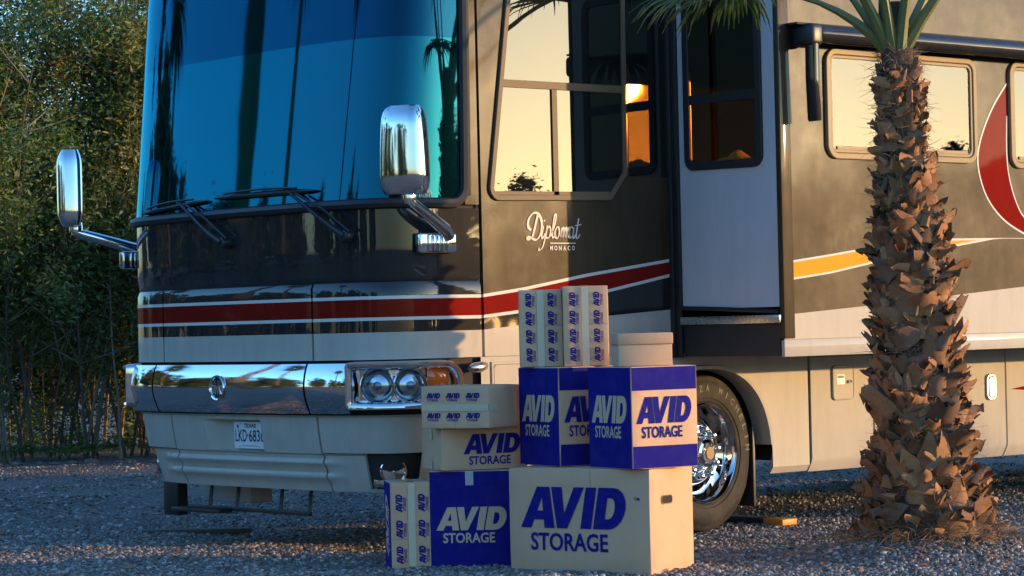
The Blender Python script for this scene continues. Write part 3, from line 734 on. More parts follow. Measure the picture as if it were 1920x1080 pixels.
# driver's window -----------------------------------------------------------
dw = empty('driver_window'); P(dw); dw.matrix_parent_inverse = Matrix(); dw.location = -rv.location
poly = roundpoly([(.052, 1.972), (.99, 1.985), (1.125, 2.14), (1.14, 3.36), (.255, 3.36)], [.07, .03, .03, .06, .06], 5)
q = MB(); v, f = slab_vf(offset_poly(poly, .012), 0, .006); q.add(v, f, 0, M_side(0)); q.build('pane', [M['glass']], parent=dw, smooth=False)
q = MB(); v, f = frame_vf(poly, .034, 0, .018); q.add(v, f, 0, M_side(0)); q.build('frame', [M['trim']], parent=dw)
for nm, pp in (('bar', [(.16, 2.612), (1.13, 2.612), (1.13, 2.655), (.166, 2.655)]), ('mullion', [(.545, 2.0), (.583, 2.0), (.583, 2.615), (.545, 2.615)]), ('sill_rail', [(.10, 2.006), (.97, 2.016), (.98, 2.036), (.10, 2.026)])):
    q = MB(); v, f = slab_vf(pp, .004, .016); q.add(v, f, 0, M_side(0)); q.build(nm, [M['trim']], parent=dw, smooth=False)
# black glass panel between the window and the slide
q = MB(); v, f = slab_vf([(1.15, 2.13), (1.47, 2.13), (1.47, 3.3), (1.15, 3.3)], 0, .004); q.add(v, f, 0, M_side(0)); P(q.build('dark_glass_panel', [M['glass']], smooth=False))
# seal along the slide opening
q = MB(); v, f = box_vf(1.462, 1.499, -.03, .02, 1.06, 3.5, .006); q.add(v, f); v, f = box_vf(1.475, 1.497, -.075, -.03, 1.06, 3.5, .006); q.add(v, f); P(q.build('slide_seal', [M['rubber']]))

# ------------------------------------------------------------------ slide-out
SY = -.88; SX0, SX1, SZ0, SZ1 = 1.5, 7.2, 1.062, 3.30
so = empty('slide_out'); P(so); so.matrix_parent_inverse = Matrix(); so.location = -rv.location
yb = zf([(1.5, 1.488), (1.9, 1.530), (2.3, 1.592), (2.8, 1.66), (3.44, 1.739), (7.2, 1.74)]); yt = zf([(1.5, 1.598), (1.9, 1.642), (2.3, 1.690), (2.8, 1.735), (3.44, 1.742), (7.2, 1.743)])
cr = zf([(1.5, 1.297), (2.28, 1.343), (3.69, 1.440), (7.2, 1.66)])
rows = [lambda x: SZ0, lambda x: 1.12, lambda x: 1.1565, lambda x: 1.158, cr, yb, lambda x: min(yb(x) + .012, (yb(x) + yt(x)) / 2), lambda x: max(yt(x) - .012, (yb(x) + yt(x)) / 2), yt, lambda x: 2.0, lambda x: 2.24, lambda x: 2.79, lambda x: SZ1]
bm_ = [0, 0, 2, 0, 1, 3, 4, 3, 1, 1, 1, 1]
xs_ = np.array(sorted(np.concatenate([np.linspace(SX0, 4.4, 30), np.linspace(4.6, SX1, 8), [1.93, 3.20]]))); nv = len(rows); v = []; f = []; mi = []
for x in xs_: v += [(x, SY, r(x)) for r in rows]
for i in range(len(xs_) - 1):
    for j in range(nv - 1):
        if j == 10 and 1.925 < (xs_[i] + xs_[i + 1]) / 2 < 3.205: continue
        f.append((i * nv + j, (i + 1) * nv + j, (i + 1) * nv + j + 1, i * nv + j + 1)); mi.append(bm_[j])
mk('outer_wall', v, f, [M['cream'], M['bronze'], M['under'], M['stripe'], M['yellow']], mi, parent=so)
q = MB()
for bx in ((SX0 + .035, SX1, SY + .006, -.004, 1.085, 1.12), (SX0 + .035, SX1, SY + .006, -.004, SZ1 - .04, SZ1 - .01), (3.45, SX1, SY + .006, -.004, 1.121, SZ1 - .041), (SX0 + .035, 3.449, -.03, -.004, 1.121, SZ1 - .041), (SX0 + .035, 3.449, SY + .006, SY + .02, 1.121, 2.2)):
    v, f = box_vf(*bx); q.add(v, f)
q.build('slide_interior', [M['interior']], parent=so, smooth=False)
# corner trim of the slide and lower lip
q = MB(); v, f = box_vf(SX0 - .006, SX0 + .085, SY - .008, SY + .03, SZ0 + .1, SZ1, .006, 3); q.add(v, f); q.build('corner_trim', [M['bronze']], parent=so)
q = MB(); v, f = box_vf(SX0 - .006, SX1, SY - .006, SY + .02, SZ0 - .004, SZ0 + .092, .004); q.add(v, f); q.build('lower_flange', [M['cream']], parent=so)
# forward end wall
q = MB()
for (y0, y1, z0, z1) in ((SY + .03, -.075, 1.345, 2.185), (SY + .03, -.735, 2.185, SZ1), (-.145, -.075, 2.185, SZ1)):
    v, f = box_vf(SX0 - .004, SX0 + .03, y0, y1, z0, z1); q.add(v, f)
q.build('end_wall', [M['grey_wall']], parent=so, smooth=False)
q = MB(); v, f = box_vf(SX0 - .002, SX0 + .03, SY + .03, -.075, 1.065, 1.25, 0); q.add(v, f); q.build('end_skirt', [M['rubber']], parent=so)
q = MB(); v, f = box_vf(SX0 - .03, SX0 + .02, SY + .01, -.07, 1.252, 1.30, .005); q.add(v, f); q.build('sill_bar', [M['chrome_dull']], parent=so)
q = MB(); v, f = tube_vf([(SX0 - .008, -.08, 1.352), (SX0 - .010, -.4, 1.34), (SX0 - .008, SY + .03, 1.318)], .014, 6); q.add(v, f); q.build('wiper_seal', [M['rubber']], parent=so)
# end window
we = empty('end_window', parent=so)
poly = roundpoly([(.125, 2.16), (.755, 2.15), (.755, 3.26), (.125, 3.26)], .07, 5)
q = MB(); v, f = slab_vf(offset_poly(poly, .01), 0, .004); q.add(v, f, 0, M_front(SX0 - .004)); q.build('pane', [M['glass_see']], parent=so, smooth=False)
q = MB(); v, f = frame_vf(poly, .05, 0, .016); q.add(v, f, 0, M_front(SX0 - .004))
v, f = slab_vf([(.16, 2.545), (.73, 2.545), (.73, 2.60), (.16, 2.60)], 0, .013); q.add(v, f, 0, M_front(SX0 - .004)); q.build('window_frame', [M['rubber']], parent=so)
bpy.data.objects.remove(we)
# outer windows
def slide_window(x0, x1, z0, z1, gm='glass'):
    poly = roundpoly([(x0, z0), (x1, z0), (x1, z1), (x0, z1)], .085, 6)
    q = MB(); v, f = slab_vf(offset_poly(poly, .03), 0, .004); q.add(v, f, 0, M_side(SY)); q.build('pane', [M[gm]], parent=so, smooth=False)
    q = MB(); v, f = frame_vf(poly, .034, 0, .022); q.add(v, f, 0, M_side(SY)); ip = offset_poly(poly, .036); v, f = frame_vf(ip, .02, 0, .014); q.add(v, f, 0, M_side(SY))
    q.build('window_frame', [M['trim_cream']], parent=so)
    q = MB(); v, f = slab_vf([(x0 + .09, z0 + .055), (x1 - .09, z0 + .055), (x1 - .09, z0 + .075), (x0 + .09, z0 + .075)], .003, .012); q.add(v, f, 0, M_side(SY)); q.build('window_track', [M['trim_cream']], parent=so, smooth=False)
slide_window(1.885, 3.245, 2.195, 2.835, 'glass_see'); slide_window(3.57, 4.95, 2.175, 2.84)
# red swoosh painted on the slide
outer = [(3.56, 2.70), (3.42, 2.55), (3.31, 2.38), (3.262, 2.235), (3.285, 2.10), (3.36, 1.97), (3.50, 1.855), (3.70, 1.77), (3.95, 1.70)]
inner = [(3.95, 1.76), (3.72, 1.86), (3.62, 1.98), (3.56, 2.14), (3.545, 2.30), (3.555, 2.5)]
def smooth2(p, k=5):
    out = []; p = [Vector(x) for x in p]
    for i in range(len(p) - 1):
        a = p[max(i - 1, 0)]; b_ = p[i]; c = p[i + 1]; d_ = p[min(i + 2, len(p) - 1)]
        for j in range(k):
            t = j / k; out.append(tuple(.5 * ((2 * b_) + (c - a) * t + (2 * a - 5 * b_ + 4 * c - d_) * t * t + (3 * b_ - a - 3 * c + d_) * t ** 3)))
    out.append(tuple(p[-1])); return out
so_, si_ = smooth2(outer), smooth2(inner)
q = MB(); v, f = poly_mesh([so_ + si_]); q.add([(x, y, .0012) for x, y, z in v], f, 0, M_side(SY)); q.build('red_swoosh', [M['red']], parent=so, smooth=False)
for nm, pp, w in (('swoosh_outline', so_, .012), ('swoosh_outline', si_, .010)):
    q = MB(); v = []; 
    for i, p_ in enumerate(pp):
        a = Vector(pp[min(i + 1, len(pp) - 1)]) - Vector(pp[max(i - 1, 0)]); a.normalize()
        v += [(p_[0] - a.y * w / 2, p_[1] + a.x * w / 2, .0024), (p_[0] + a.y * w / 2, p_[1] - a.x * w / 2, .0024)]
    q.add(v, [(2 * i, 2 * i + 1, 2 * i + 3, 2 * i + 2) for i in range(len(pp) - 1)], 0, M_side(SY)); q.build(nm, [M['stripe']], parent=so, smooth=False)
# awning roller
aw = empty('awning'); P(aw); aw.matrix_parent_inverse = Matrix(); aw.location = -rv.location
AY, AZ = SY - .12, 2.895
q = MB(); v, f = tube_vf([(1.70, AY, AZ), (1.72, AY, AZ), (6.9, AY, AZ - .005)], [.046, .052, .052], 20); q.add(v, f); q.build('roller', [M['awning_skin'] if 'awning_skin' in M else M['black']], parent=aw)
q = MB(); v, f = box_vf(1.60, 1.71, AY - .05, SY - .004, AZ - .075, AZ + .055, .03, 3); q.add(v, f); q.build('end_bracket', [M['plastic']], parent=aw)
q = MB(); v, f = tube_vf([(1.652, AY - .005, AZ - .06), (1.655, AY, AZ - .25), (1.665, AY, AZ - .49), (1.666, AY, AZ - .50)], [.040, .040, .040, .034], 14); q.add(v, f); q.build('arm', [M['black']], parent=aw)
q = MB(); v, f = box_vf(1.56, SX1, AY + .02, SY - .003, AZ + .05, AZ + .062); q.add(v, f); q.build('topper_fabric', [M['under']], parent=aw, smooth=False)

# ------------------------------------------------------------------ storage bays along the side
def bay(x0, x1):
    q = MB(); v = []; 
    prof = [(.035, .318), (.004, .372), (-.006, .40), (-.006, 1.03), (.0, 1.04), (.02, 1.045)]
    xs = [x0 + .005, x0 + .009, x1 - .009, x1 - .005]
    for k, x in enumerate(xs):
        e_ = .01 if k in (0, 3) else 0
        v += [(x, y + e_, z) for y, z in prof]
    n = len(prof); f = [(n * i + j, n * (i + 1) + j, n * (i + 1) + j + 1, n * i + j + 1) for i in range(3) for j in range(n - 1)]
    v += [(x0 + .005, .06, z) for y, z in prof] + [(x1 - .005, .06, z) for y, z in prof]
    f += [(j, j + 1, 4 * n + j + 1, 4 * n + j) for j in range(n - 1)] + [(3 * n + j + 1, 3 * n + j, 5 * n + j, 5 * n + j + 1) for j in range(n - 1)]
    q.add(v, f); return P(q.build('storage_door', [M['cream']], ang=20))
B1 = bay(2.655, 3.25); B2 = bay(3.25, 4.592); B3 = bay(4.592, 5.9); bay(5.9, 6.7)
q = MB(); v, f = box_vf(2.66, 6.7, .062, .09, .33, 1.06); q.add(v, f); P(q.build('bay_backing', [M['under']], smooth=False))
# fuel flap and pull handle
fl = empty('fuel_flap'); P(fl); fl.matrix_parent_inverse = Matrix(); fl.location = -rv.location
q = MB(); v, f = slab_vf(roundpoly([(2.865, .765), (3.05, .765), (3.05, .965), (2.865, .965)], .025), .0, .012); q.add(v, f, 0, M_side(-.006)); q.build('flap', [M['cream']], parent=fl)
q = MB(); v, f = frame_vf(roundpoly([(2.855, .755), (3.06, .755), (3.06, .975), (2.855, .975)], .03), .014, 0, .015, .004); q.add(v, f, 0, M_side(-.006)); q.build('flap_frame', [M['cream']], parent=fl)
q = MB(); v, f = slab_vf([(2.895, .855), (2.965, .855), (2.965, .915), (2.895, .915)], .012, .0135); q.add(v, f, 0, M_side(-.006)); lb = q.build('flap_label', [M['plate']], parent=fl, smooth=False)
q = MB(); v, f = slab_vf([(2.90, .893), (2.96, .893), (2.96, .91), (2.90, .91)], .0138, .0142); q.add(v, f, 0, M_side(-.006)); q.build('label_print', [M['ink']], parent=fl, smooth=False)
q = MB(); v, f = lathe_vf([(.0, .02), (.008, .02), (.011, .012), (.011, .0)], 14); q.add(v, f, 0, M_side(-.018) @ Matrix.Translation((3.008, .87, 0))); q.build('flap_lock', [M['chrome']], parent=fl)
hd = empty('pull_handle'); P(hd); hd.matrix_parent_inverse = Matrix(); hd.location = -rv.location
q = MB(); v, f = frame_vf(roundpoly([(4.375, .70), (4.475, .70), (4.475, .875), (4.375, .875)], .035), .02, 0, .016, .006); q.add(v, f, 0, M_side(-.006)); q.build('handle_ring', [M['chrome_dull']], parent=hd)
q = MB(); v, f = slab_vf(roundpoly([(4.40, .725), (4.45, .725), (4.45, .85), (4.40, .85)], .02), 0, .02); q.add(v, f, 0, M_side(-.006)); q.build('handle_paddle', [M['chrome_dull']], parent=hd)
# small red arrow tip of the graphics on the rear bay
q = MB(); q.add([(4.64, .765, .0012), (4.95, .745, .0012), (4.95, .80, .0012)], [(0, 1, 2)], 0, M_side(-.006)); P(q.build('red_arrow_tip', [M['red']], smooth=False))

# ------------------------------------------------------------------ wheels
def wheel(name, loc, yaw, detail, flip=1):
    w = empty(name); P(w); w.matrix_parent_inverse = RVL
    w.matrix_basis = Matrix.Translation(loc) @ Matrix.Rotation(yaw, 4, 'Z') @ Matrix.Rotation(pi / 2 * flip, 4, 'X')
    R_ = WR; q = MB()
    prof = [(.292, -.22), (.31, -.235), (.38, -.25), (.44, -.24), (.468, -.215), (R_, -.18)]
    for k, yy in enumerate((-.12, -.06, 0.0, .06)):
        prof += [(R_, yy - .045), (R_ - .012, yy - .043), (R_ - .012, yy - .031), (R_, yy - .029)]
    prof += [(R_, .075), (.470, .105), (.462, .112), (.455, .116), (.448, .118), (.43, .127), (.425, .131), (.40, .137), (.36, .138), (.335, .134), (.33, .128), (.32, .126), (.315, .124), (.300, .110), (.291, .10)]
    v, f = lathe_vf([(r, -h) for r, h in prof], 72) if flip < 0 else lathe_vf(prof, 72); q.add(v, f)
    q.build('tyre', [M['tyre']], parent=w, ang=30)
    if not detail: return w
    q = MB()
    prof = [(.291, .10), (.300, .112), (.302, .124), (.296, .128), (.287, .122), (.278, .10), (.262, .055), (.252, .018), (.246, .004)]
    v, f = lathe_vf(prof, 64); q.add(v, f); q.build('rim', [M['chrome']], parent=w)
    # disc with hand holes: ring sectors
    q = MB(); n = 80; rr = [.247, .236, .196, .186, .165, .12, .085]; hh = [.004, .020, .050, .058, .066, .062, .060]
    v = [(r * cos(2 * pi * j / n), r * sin(2 * pi * j / n), h) for r, h in zip(rr, hh) for j in range(n)]; f = []
    for i in range(len(rr) - 1):
        for j in range(n):
            if i == 1 and (j % 8) in (2, 3, 4, 5): continue
            f.append((i * n + j, i * n + (j + 1) % n, (i + 1) * n + (j + 1) % n, (i + 1) * n + j))
    q.add(v, f); q.build('wheel_disc', [M['chrome']], parent=w)
    q = MB(); v, f = lathe_vf([(.25, .0), (.10, .0)], 40); q.add(v, f); q.build('brake_drum', [M['under']], parent=w)
    q = MB(); v, f = lathe_vf([(.098, .058), (.098, .085), (.088, .10), (.082, .135), (.066, .142), (.062, .150), (.036, .152)], 36); q.add(v, f); q.build('hub_cap', [M['chrome']], parent=w)
    q = MB(); v, f = lathe_vf([(.04, .150), (.038, .158), (.0, .160)], 24); q.add(v, f); q.build('hub_window', [M['trim_cream']], parent=w)
    for k in range(10):
        a = 2 * pi * k / 10 + .15; q = MB()
        v, f = lathe_vf([(.024, .058), (.025, .066), (.020, .068), (.019, .10), (.016, .104), (.016, .112), (.013, .122), (.0, .124)], 12)
        q.add(v, f); lg = q.build('lug_nut', [M['chrome']], parent=w); lg.location = (.142 * cos(a), .142 * sin(a), 0)
    # sidewall lettering
    q = MB(); txt = 'XZA MICHELIN'
    for k, ch in enumerate(txt):
        if ch == ' ': continue
        # upright letters reading clockwise over the top right of the tyre
        a = radians(108) - k * radians(9.6)
        v, f = fit(text_mesh(ch, 1, .03), -.018 if ch != 'I' else -.006, .018 if ch != 'I' else .006, -.020, .020, 0)
        mm = Matrix.Translation((.392 * cos(a), .392 * sin(a), .1408)) @ Matrix.Rotation(a - pi / 2, 4, 'Z')
        q.add(v, f, 0, mm)
    q.build('sidewall_lettering', [M['tyre_text']], parent=w, smooth=False)
    return w
wheel('front_wheel', Vector((WX, .16, WR)), radians(7), True)
wheel('front_wheel', Vector((WX, 2.42, WR)), radians(7), False, -1)
wheel('rear_wheel', Vector((7.0, .2, WR)), 0, True)
q = MB(); v, f = box_vf(2.20, 2.222, .06, .60, .13, .62, .004); q.add(v, f); P(q.build('mud_flap', [M['rubber']]))

# ------------------------------------------------------------------ mirrors
def mirror(br, hd_, side, sk):
    mr = empty('mirror'); P(mr); mr.matrix_parent_inverse = Matrix(); mr.location = -rv.location
    br = Vector(br); hd_ = Vector(hd_)
    q = MB(); v, f = box_vf(-.13, .13, -.02, .03, -.055, .055, .012, 3); q.add(v, f, 0, Matrix.Translation(br) @ Matrix.Rotation(sk, 4, 'Z'))
    for k in range(5):
        v, f = box_vf(-.08 + .032 * k, -.066 + .032 * k, -.036, -.015, -.045, .045, .005); q.add(v, f, 0, Matrix.Translation(br) @ Matrix.Rotation(sk, 4, 'Z'))
    q.build('bracket', [M['chrome']], parent=mr)
    foot = hd_ + Vector((.02, .0, -.27)); st_ = br + Vector((.07, -.03 * side, .03))
    q = MB(); v, f = tube_vf([st_, st_ + (foot - st_) * .12 + Vector((0, 0, .02)), st_.lerp(foot, .5) + Vector((0, 0, .012)), st_.lerp(foot, .9) + Vector((0, 0, .0)), foot, foot + Vector((-.005, 0, .05))], [.03, .036, .033, .031, .032, .028], 14); q.add(v, f)
    q.build('arm', [M['chrome']], parent=mr)
    q = MB(); v, f = lathe_vf([(.04, .0), (.042, .03), (.038, .06), (.0, .06)], 18); q.add(v, f, 0, Matrix.Translation(foot + Vector((0, 0, -.0)))); q.build('neck', [M['chrome']], parent=mr)
    # housing: stacked rounded sections, domed towards the front
    q = MB(); n = 28; K = 15; v = []
    for i in range(K):
        t = i / (K - 1); zz = -.235 + .47 * t
        w_t = .134 * (1 - .16 * t ** 2.2); e_ = min(1, (1 - abs(2 * t - 1) ** 9) ** .5) if 0 < t < 1 else .0
        e_ = max(e_, .72); sh = 1 if 0 < t < 1 else .93
        for j in range(n):
            a = 2 * pi * j / n; c_, s_ = cos(a), sin(a)
            x = w_t * e_ ** .3 * sh * (abs(c_) ** .55) * (1 if c_ > 0 else -1)
            y = (.095 if s_ > 0 else .06) * e_ * sh * (abs(s_) ** .6) * (1 if s_ > 0 else -1)
            v.append((x, -y, zz))
    f = [(i * n + j, i * n + (j + 1) % n, (i + 1) * n + (j + 1) % n, (i + 1) * n + j) for i in range(K - 1) for j in range(n)]
    f += [tuple(range(n - 1, -1, -1)), tuple((K - 1) * n + j for j in range(n))]
    q.add(v, f)
    h = q.build('housing', [M['chrome']], parent=mr, ang=60); h.matrix_local = Matrix.Translation(hd_) @ Matrix.Rotation(-pi / 2 + .5 * side * 1.0, 4, 'Z')
    q = MB(); v, f = slab_vf(roundpoly([(-.10, -.2), (.10, -.2), (.092, .2), (-.092, .2)], .03), 0, .004); q.add(v, f)
    g = q.build('mirror_glass', [M['glass']], parent=mr); g.matrix_local = h.matrix_local @ Matrix.Translation((0, .061, 0)) @ Matrix.Rotation(-pi / 2, 4, 'X')
mirror((-.335, -.022, 1.735), (-.66, -.17, 2.225), 1, 0.0)
mirror((-.50, 2.69, 1.735), (-.86, 2.87, 2.185), -1, 0.0)

# ------------------------------------------------------------------ things hanging below the front
q = MB(); v, f = box_vf(-.36, -.28, 2.54, 2.70, .145, .50, .01); q.add(v, f); P(q.build('levelling_jack', [M['plastic']]))
tb = empty('tow_bracket'); P(tb); tb.matrix_parent_inverse = Matrix(); tb.location = -rv.location
q = MB(); v, f = box_vf(-.50, -.48, .98, 2.22, .212, .235, .003); q.add(v, f); q.build('cross_bar', [M['plastic']], parent=tb)
for y in (1.0, 1.28, 1.72, 2.0):
    q = MB(); v, f = tube_vf([(-.49, y, .21), (-.44, y + .02, .44)], .014, 4); q.add(v, f); q.build('drop_arm', [M['plastic']], parent=tb)
q = MB(); v, f = box_vf(-.62, -.52, 1.72, 2.22, .205, .228, .003); q.add(v, f); q.build('tow_plate', [M['plastic']], parent=tb)
q = MB(); v, f = box_vf(-.12, .05, 2.1, 2.62, .22, .50, .01); q.add(v, f); P(q.build('underfloor_tank', [M['grey_wall']]))

# ------------------------------------------------------------------ cardboard boxes
def avid_loops():
    def sh(lp, dx): return [(x + dx + .22 * y, y) for x, y in lp]
    def arc(cx, cy, rx, ry, a0, a1, n=10): return [(cx + rx * cos(a0 + (a1 - a0) * k / n), cy + ry * sin(a0 + (a1 - a0) * k / n)) for k in range(n + 1)]
    A = [sh([(0, 0), (.36, 0), (.43, .2), (.76, .2), (.82, 0), (1.17, 0), (.80, 1), (.37, 1)], 0), sh([(.49, .42), (.69, .42), (.59, .74)], 0)]
    V = [sh([(0, 1), (.36, 1), (.57, .36), (.78, 1), (1.13, 1), (.74, 0), (.39, 0)], .86)]
    I = [sh([(0, 0), (.36, 0), (.36, 1), (0, 1)], 2.05)]
    D = [sh([(0, 0), (.52, 0)] + arc(.52, .5, .48, .5, -pi / 2, pi / 2) + [(0, 1)], 2.48), sh([(.35, .25), (.48, .25)] + arc(.48, .5, .16, .25, -pi / 2, pi / 2) + [(.35, .75)], 2.48)]
    return A, V, I, D
lg = MB()
for lps in avid_loops():
    v, f = poly_mesh(lps); lg.add([(x, y + .55, 0) for x, y, z in v], f)
v, f = fit(text_mesh('STORAGE', 1, .022), .34, 2.98, .0, .44); lg.add(v, f)
LOGO_W, LOGO_H = 3.7, 1.55
def logo_me(name, mt):
    me = bpy.data.meshes.new(name); me.from_pydata([(x / LOGO_W - .5, y / LOGO_H - .5, 0) for x, y, z in lg.v], [], lg.f); me.materials.append(mt)
    me.update()
    if len(me.polygons) and sum(p.normal.z for p in me.polygons) < 0: me.flip_normals()
    return me
LOGO = {'blue': logo_me('printed_logo', M['blue']), 'tan': logo_me('printed_logo', M['logo_card'])}
TMV = fit(text_mesh('TM', 1, .02), -.5, .5, -.5, .5)

def face_M(face, w, l, h, e=.0016):
    """(u, v, n) with u,v in metres from the lower-left corner of a face as seen from outside"""
    if face == 'front': return Matrix(((1, 0, 0, -w / 2), (0, 0, -1, -e), (0, 1, 0, 0), (0, 0, 0, 1)))
    if face == 'right': return Matrix(((0, 0, 1, w / 2 + e), (1, 0, 0, 0), (0, 1, 0, 0), (0, 0, 0, 1)))
    if face == 'left': return Matrix(((0, 0, -1, -w / 2 - e), (-1, 0, 0, l), (0, 1, 0, 0), (0, 0, 0, 1)))
    if face == 'top': return Matrix(((1, 0, 0, -w / 2), (0, 1, 0, 0), (0, 0, 1, h + e), (0, 0, 0, 1)))

def carton(name, Lc, D, psi, w, l, h, z0, label, group=None):
    """Lc, D: middle of the front face foot; psi: front turned to the viewer's left"""
    c = empty(name, LD(Lc, D, z0), -(A_ + radians(psi))); tag(c, label, 'box', group)
    bm = bmesh.new(); bmesh.ops.create_cube(bm, size=1)
    for q in bm.verts: q.co = Vector((q.co.x * w, (q.co.y + .5) * l, (q.co.z + .5) * h))
    bmesh.ops.bevel(bm, geom=bm.edges[:], offset=.004, segments=2, profile=.5, affect='EDGES')
    big = [e for e in bm.edges if e.calc_length() > .1]
    bmesh.ops.subdivide_edges(bm, edges=big, cuts=5, use_grid_fill=True)
    for q in bm.verts:      # faces bow in a little, corners are knocked
        x, y, z = q.co.x / w * 2, q.co.y / l * 2 - 1, q.co.z / h * 2 - 1
        fx, fy, fz = 1 - x * x, 1 - y * y, 1 - z * z
        k_ = rng.uniform(.4, 1.3) * .0022
        if abs(x) > .98: q.co.x -= math.copysign(k_ * fy * fz, x)
        elif abs(y) > .98: q.co.y -= math.copysign(k_ * fx * fz, y)
        if abs(x) > .97 and abs(y) > .97 and abs(z) > .97 and rng.random() < .6: q.co += Vector((-math.copysign(.003, x), -math.copysign(.003, y), -math.copysign(.003, z)))
    me = bpy.data.meshes.new('carton'); bm.to_mesh(me); bm.free(); me.materials.append(M['card'])
    me.polygons.foreach_set('use_smooth', np.ones(len(me.polygons), dtype=bool)); me.set_sharp_from_angle(angle=radians(50))
    link('carton', me, c)
    c['dims'] = (w, l, h)
    # the slit between the two top flaps
    q = MB(); v, f = slab_vf([(.004, l / 2 - .0015), (w - .004, l / 2 - .0015), (w - .004, l / 2 + .0015), (.004, l / 2 + .0015)], 0, .0006); q.add(v, f, 0, face_M('top', w, l, h, .0004)); q.build('flap_slit', [M['hole']], parent=c, smooth=False)
    return c
def dims(c): return tuple(c['dims'])
def sheet(c, face, u0, u1, v0, v1, mt, name='printed_panel', e=.0012, rough_edge=False):
    w, l, h = dims(c); q = MB(); q.add([(u0, v0, 0), (u1, v0, 0), (u1, v1, 0), (u0, v1, 0)], [(0, 1, 2, 3)], 0, face_M(face, w, l, h, e))
    return q.build(name, [mt], parent=c, smooth=False)
def logo(c, face, u, v, wd, col, rot=0, hs=1.0, e=.0024):
    w, l, h = dims(c); ht = wd * LOGO_H / LOGO_W * 1.18 * hs
    o = link('printed_logo', LOGO[col], c)
    o.matrix_local = face_M(face, w, l, h, e) @ Matrix.Translation((u, v, 0)) @ Matrix.Rotation(rot, 4, 'Z') @ Matrix.Diagonal((wd, ht, 1, 1))
    return o
def tm(c, face, u, v, wd, mt, e=.0024):
    w, l, h = dims(c); q = MB(); q.add([(x * wd, y * wd * .45, 0) for x, y, z in TMV[0]], TMV[1]); o = q.build('trademark_sign', [mt], parent=c, smooth=False)
    o.matrix_local = face_M(face, w, l, h, e) @ Matrix.Translation((u, v, 0)); return o
def tape(c, face, u0, u1, v0, v1, mt=None, e=.0036):
    w, l, h = dims(c); q = MB(); n = 9; v = []
    hor = (u1 - u0) > (v1 - v0)
    for k in range(n + 1):
        t = k / n; j = rng.uniform(-.0006, .0006)
        if hor: v += [(u0 + (u1 - u0) * t, v0 + j, 0), (u0 + (u1 - u0) * t, v1 + j, rng.uniform(0, .0006))]
        else: v += [(u0 + j, v0 + (v1 - v0) * t, 0), (u1 + j, v0 + (v1 - v0) * t, rng.uniform(0, .0006))]
    f = [(2 * i, 2 * i + 2, 2 * i + 3, 2 * i + 1) if hor else (2 * i, 2 * i + 1, 2 * i + 3, 2 * i + 2) for i in range(n)]
    q.add(v, f, 0, face_M(face, w, l, h, e)); return q.build('tape_strip', [mt or M['tape']], parent=c)
def crease(c, face, u0, u1, v0, v1):
    return sheet(c, face, u0, u1, v0, v1, M['card_dark'], 'joint_line', .0008)
def banded(c, face, lo, hi):
    w, l, h = dims(c); fw = w if face == 'front' else l
    sheet(c, face, .004, fw - .004, .004, lo, M['blue']); sheet(c, face, .004, fw - .004, hi, h - .004, M['blue'])

# big box at the bottom right
ps = radians(35); wB, lB = .86, .42; nearL, nearD = .668, 13.03
b1 = carton('moving_box', nearL - wB / 2 * cos(ps), nearD + wB / 2 * sin(ps), 35, wB, lB, .535, 0, 'largest plain brown box with big blue lettering and a hand hole, on the gravel')
logo(b1, 'front', .405, .275, .665, 'blue'); tm(b1, 'front', .785, .385, .035, M['blue'])
crease(b1, 'front', .505, .5075, .30, .53)
q = MB(); v, f = slab_vf(roundpoly([(.115, .355), (.215, .355), (.215, .395), (.115, .395)], .018), -.006, .0); q.add(v, f, 0, face_M('right', wB, lB, .535, .0016)); q.build('hand_hole', [M['hole']], parent=b1, smooth=False)
q = MB(); v, f = frame_vf(roundpoly([(.111, .351), (.219, .351), (.219, .399), (.111, .399)], .02), .005, 0, .0018, .0005); q.add(v, f, 0, face_M('right', wB, lB, .535, .0016)); q.build('hand_hole_rim', [M['card_dark']], parent=b1)
# blue square box to its left
b9 = carton('moving_box', -.236, 13.74, 4, .452, .36, .512, 0, 'blue printed box on the gravel with large tan lettering facing front')
sheet(b9, 'front', .004, .448, .004, .508, M['blue']); logo(b9, 'front', .228, .225, .385, 'tan'); tm(b9, 'front', .435, .31, .018, M['logo_card'])
tape(b9, 'front', .195, .238, .435, .511, M['tape_clear']); tape(b9, 'top', .195, .238, .0, .34, M['tape_clear'])
# small upright box at the far left
b10 = carton('moving_box', -.553, 13.74, -9, .226, .29, .458, 0, 'narrow upright box at the left foot of the pile with three rows of small logos')
sheet(b10, 'left', .004, .286, .004, .454, M['blue']); logo(b10, 'left', .145, .225, .34, 'tan', pi / 2)
for u in (.055, .175):
    for k in range(3): logo(b10, 'front', u, .075 + k * .137, .098, 'blue', pi / 2, 1.15)
tape(b10, 'front', .092, .130, .001, .457); tape(b10, 'top', .092, .130, .0, .288); crease(b10, 'front', .002, .09, .158, .160); crease(b10, 'front', .132, .224, .228, .230)
# box resting on the blue square one
b8 = carton('moving_box', -.386 + .24 * cos(radians(20)), 13.70 + .24 * sin(radians(20)), -20, .48, .34, .224, .5145, 'brown box second from top in the left stack, blue lettering on one side')
logo(b8, 'front', .285, .108, .33, 'blue'); tape(b8, 'left', .15, .19, .16, .222); tape(b8, 'left', .15, .19, .002, .05)
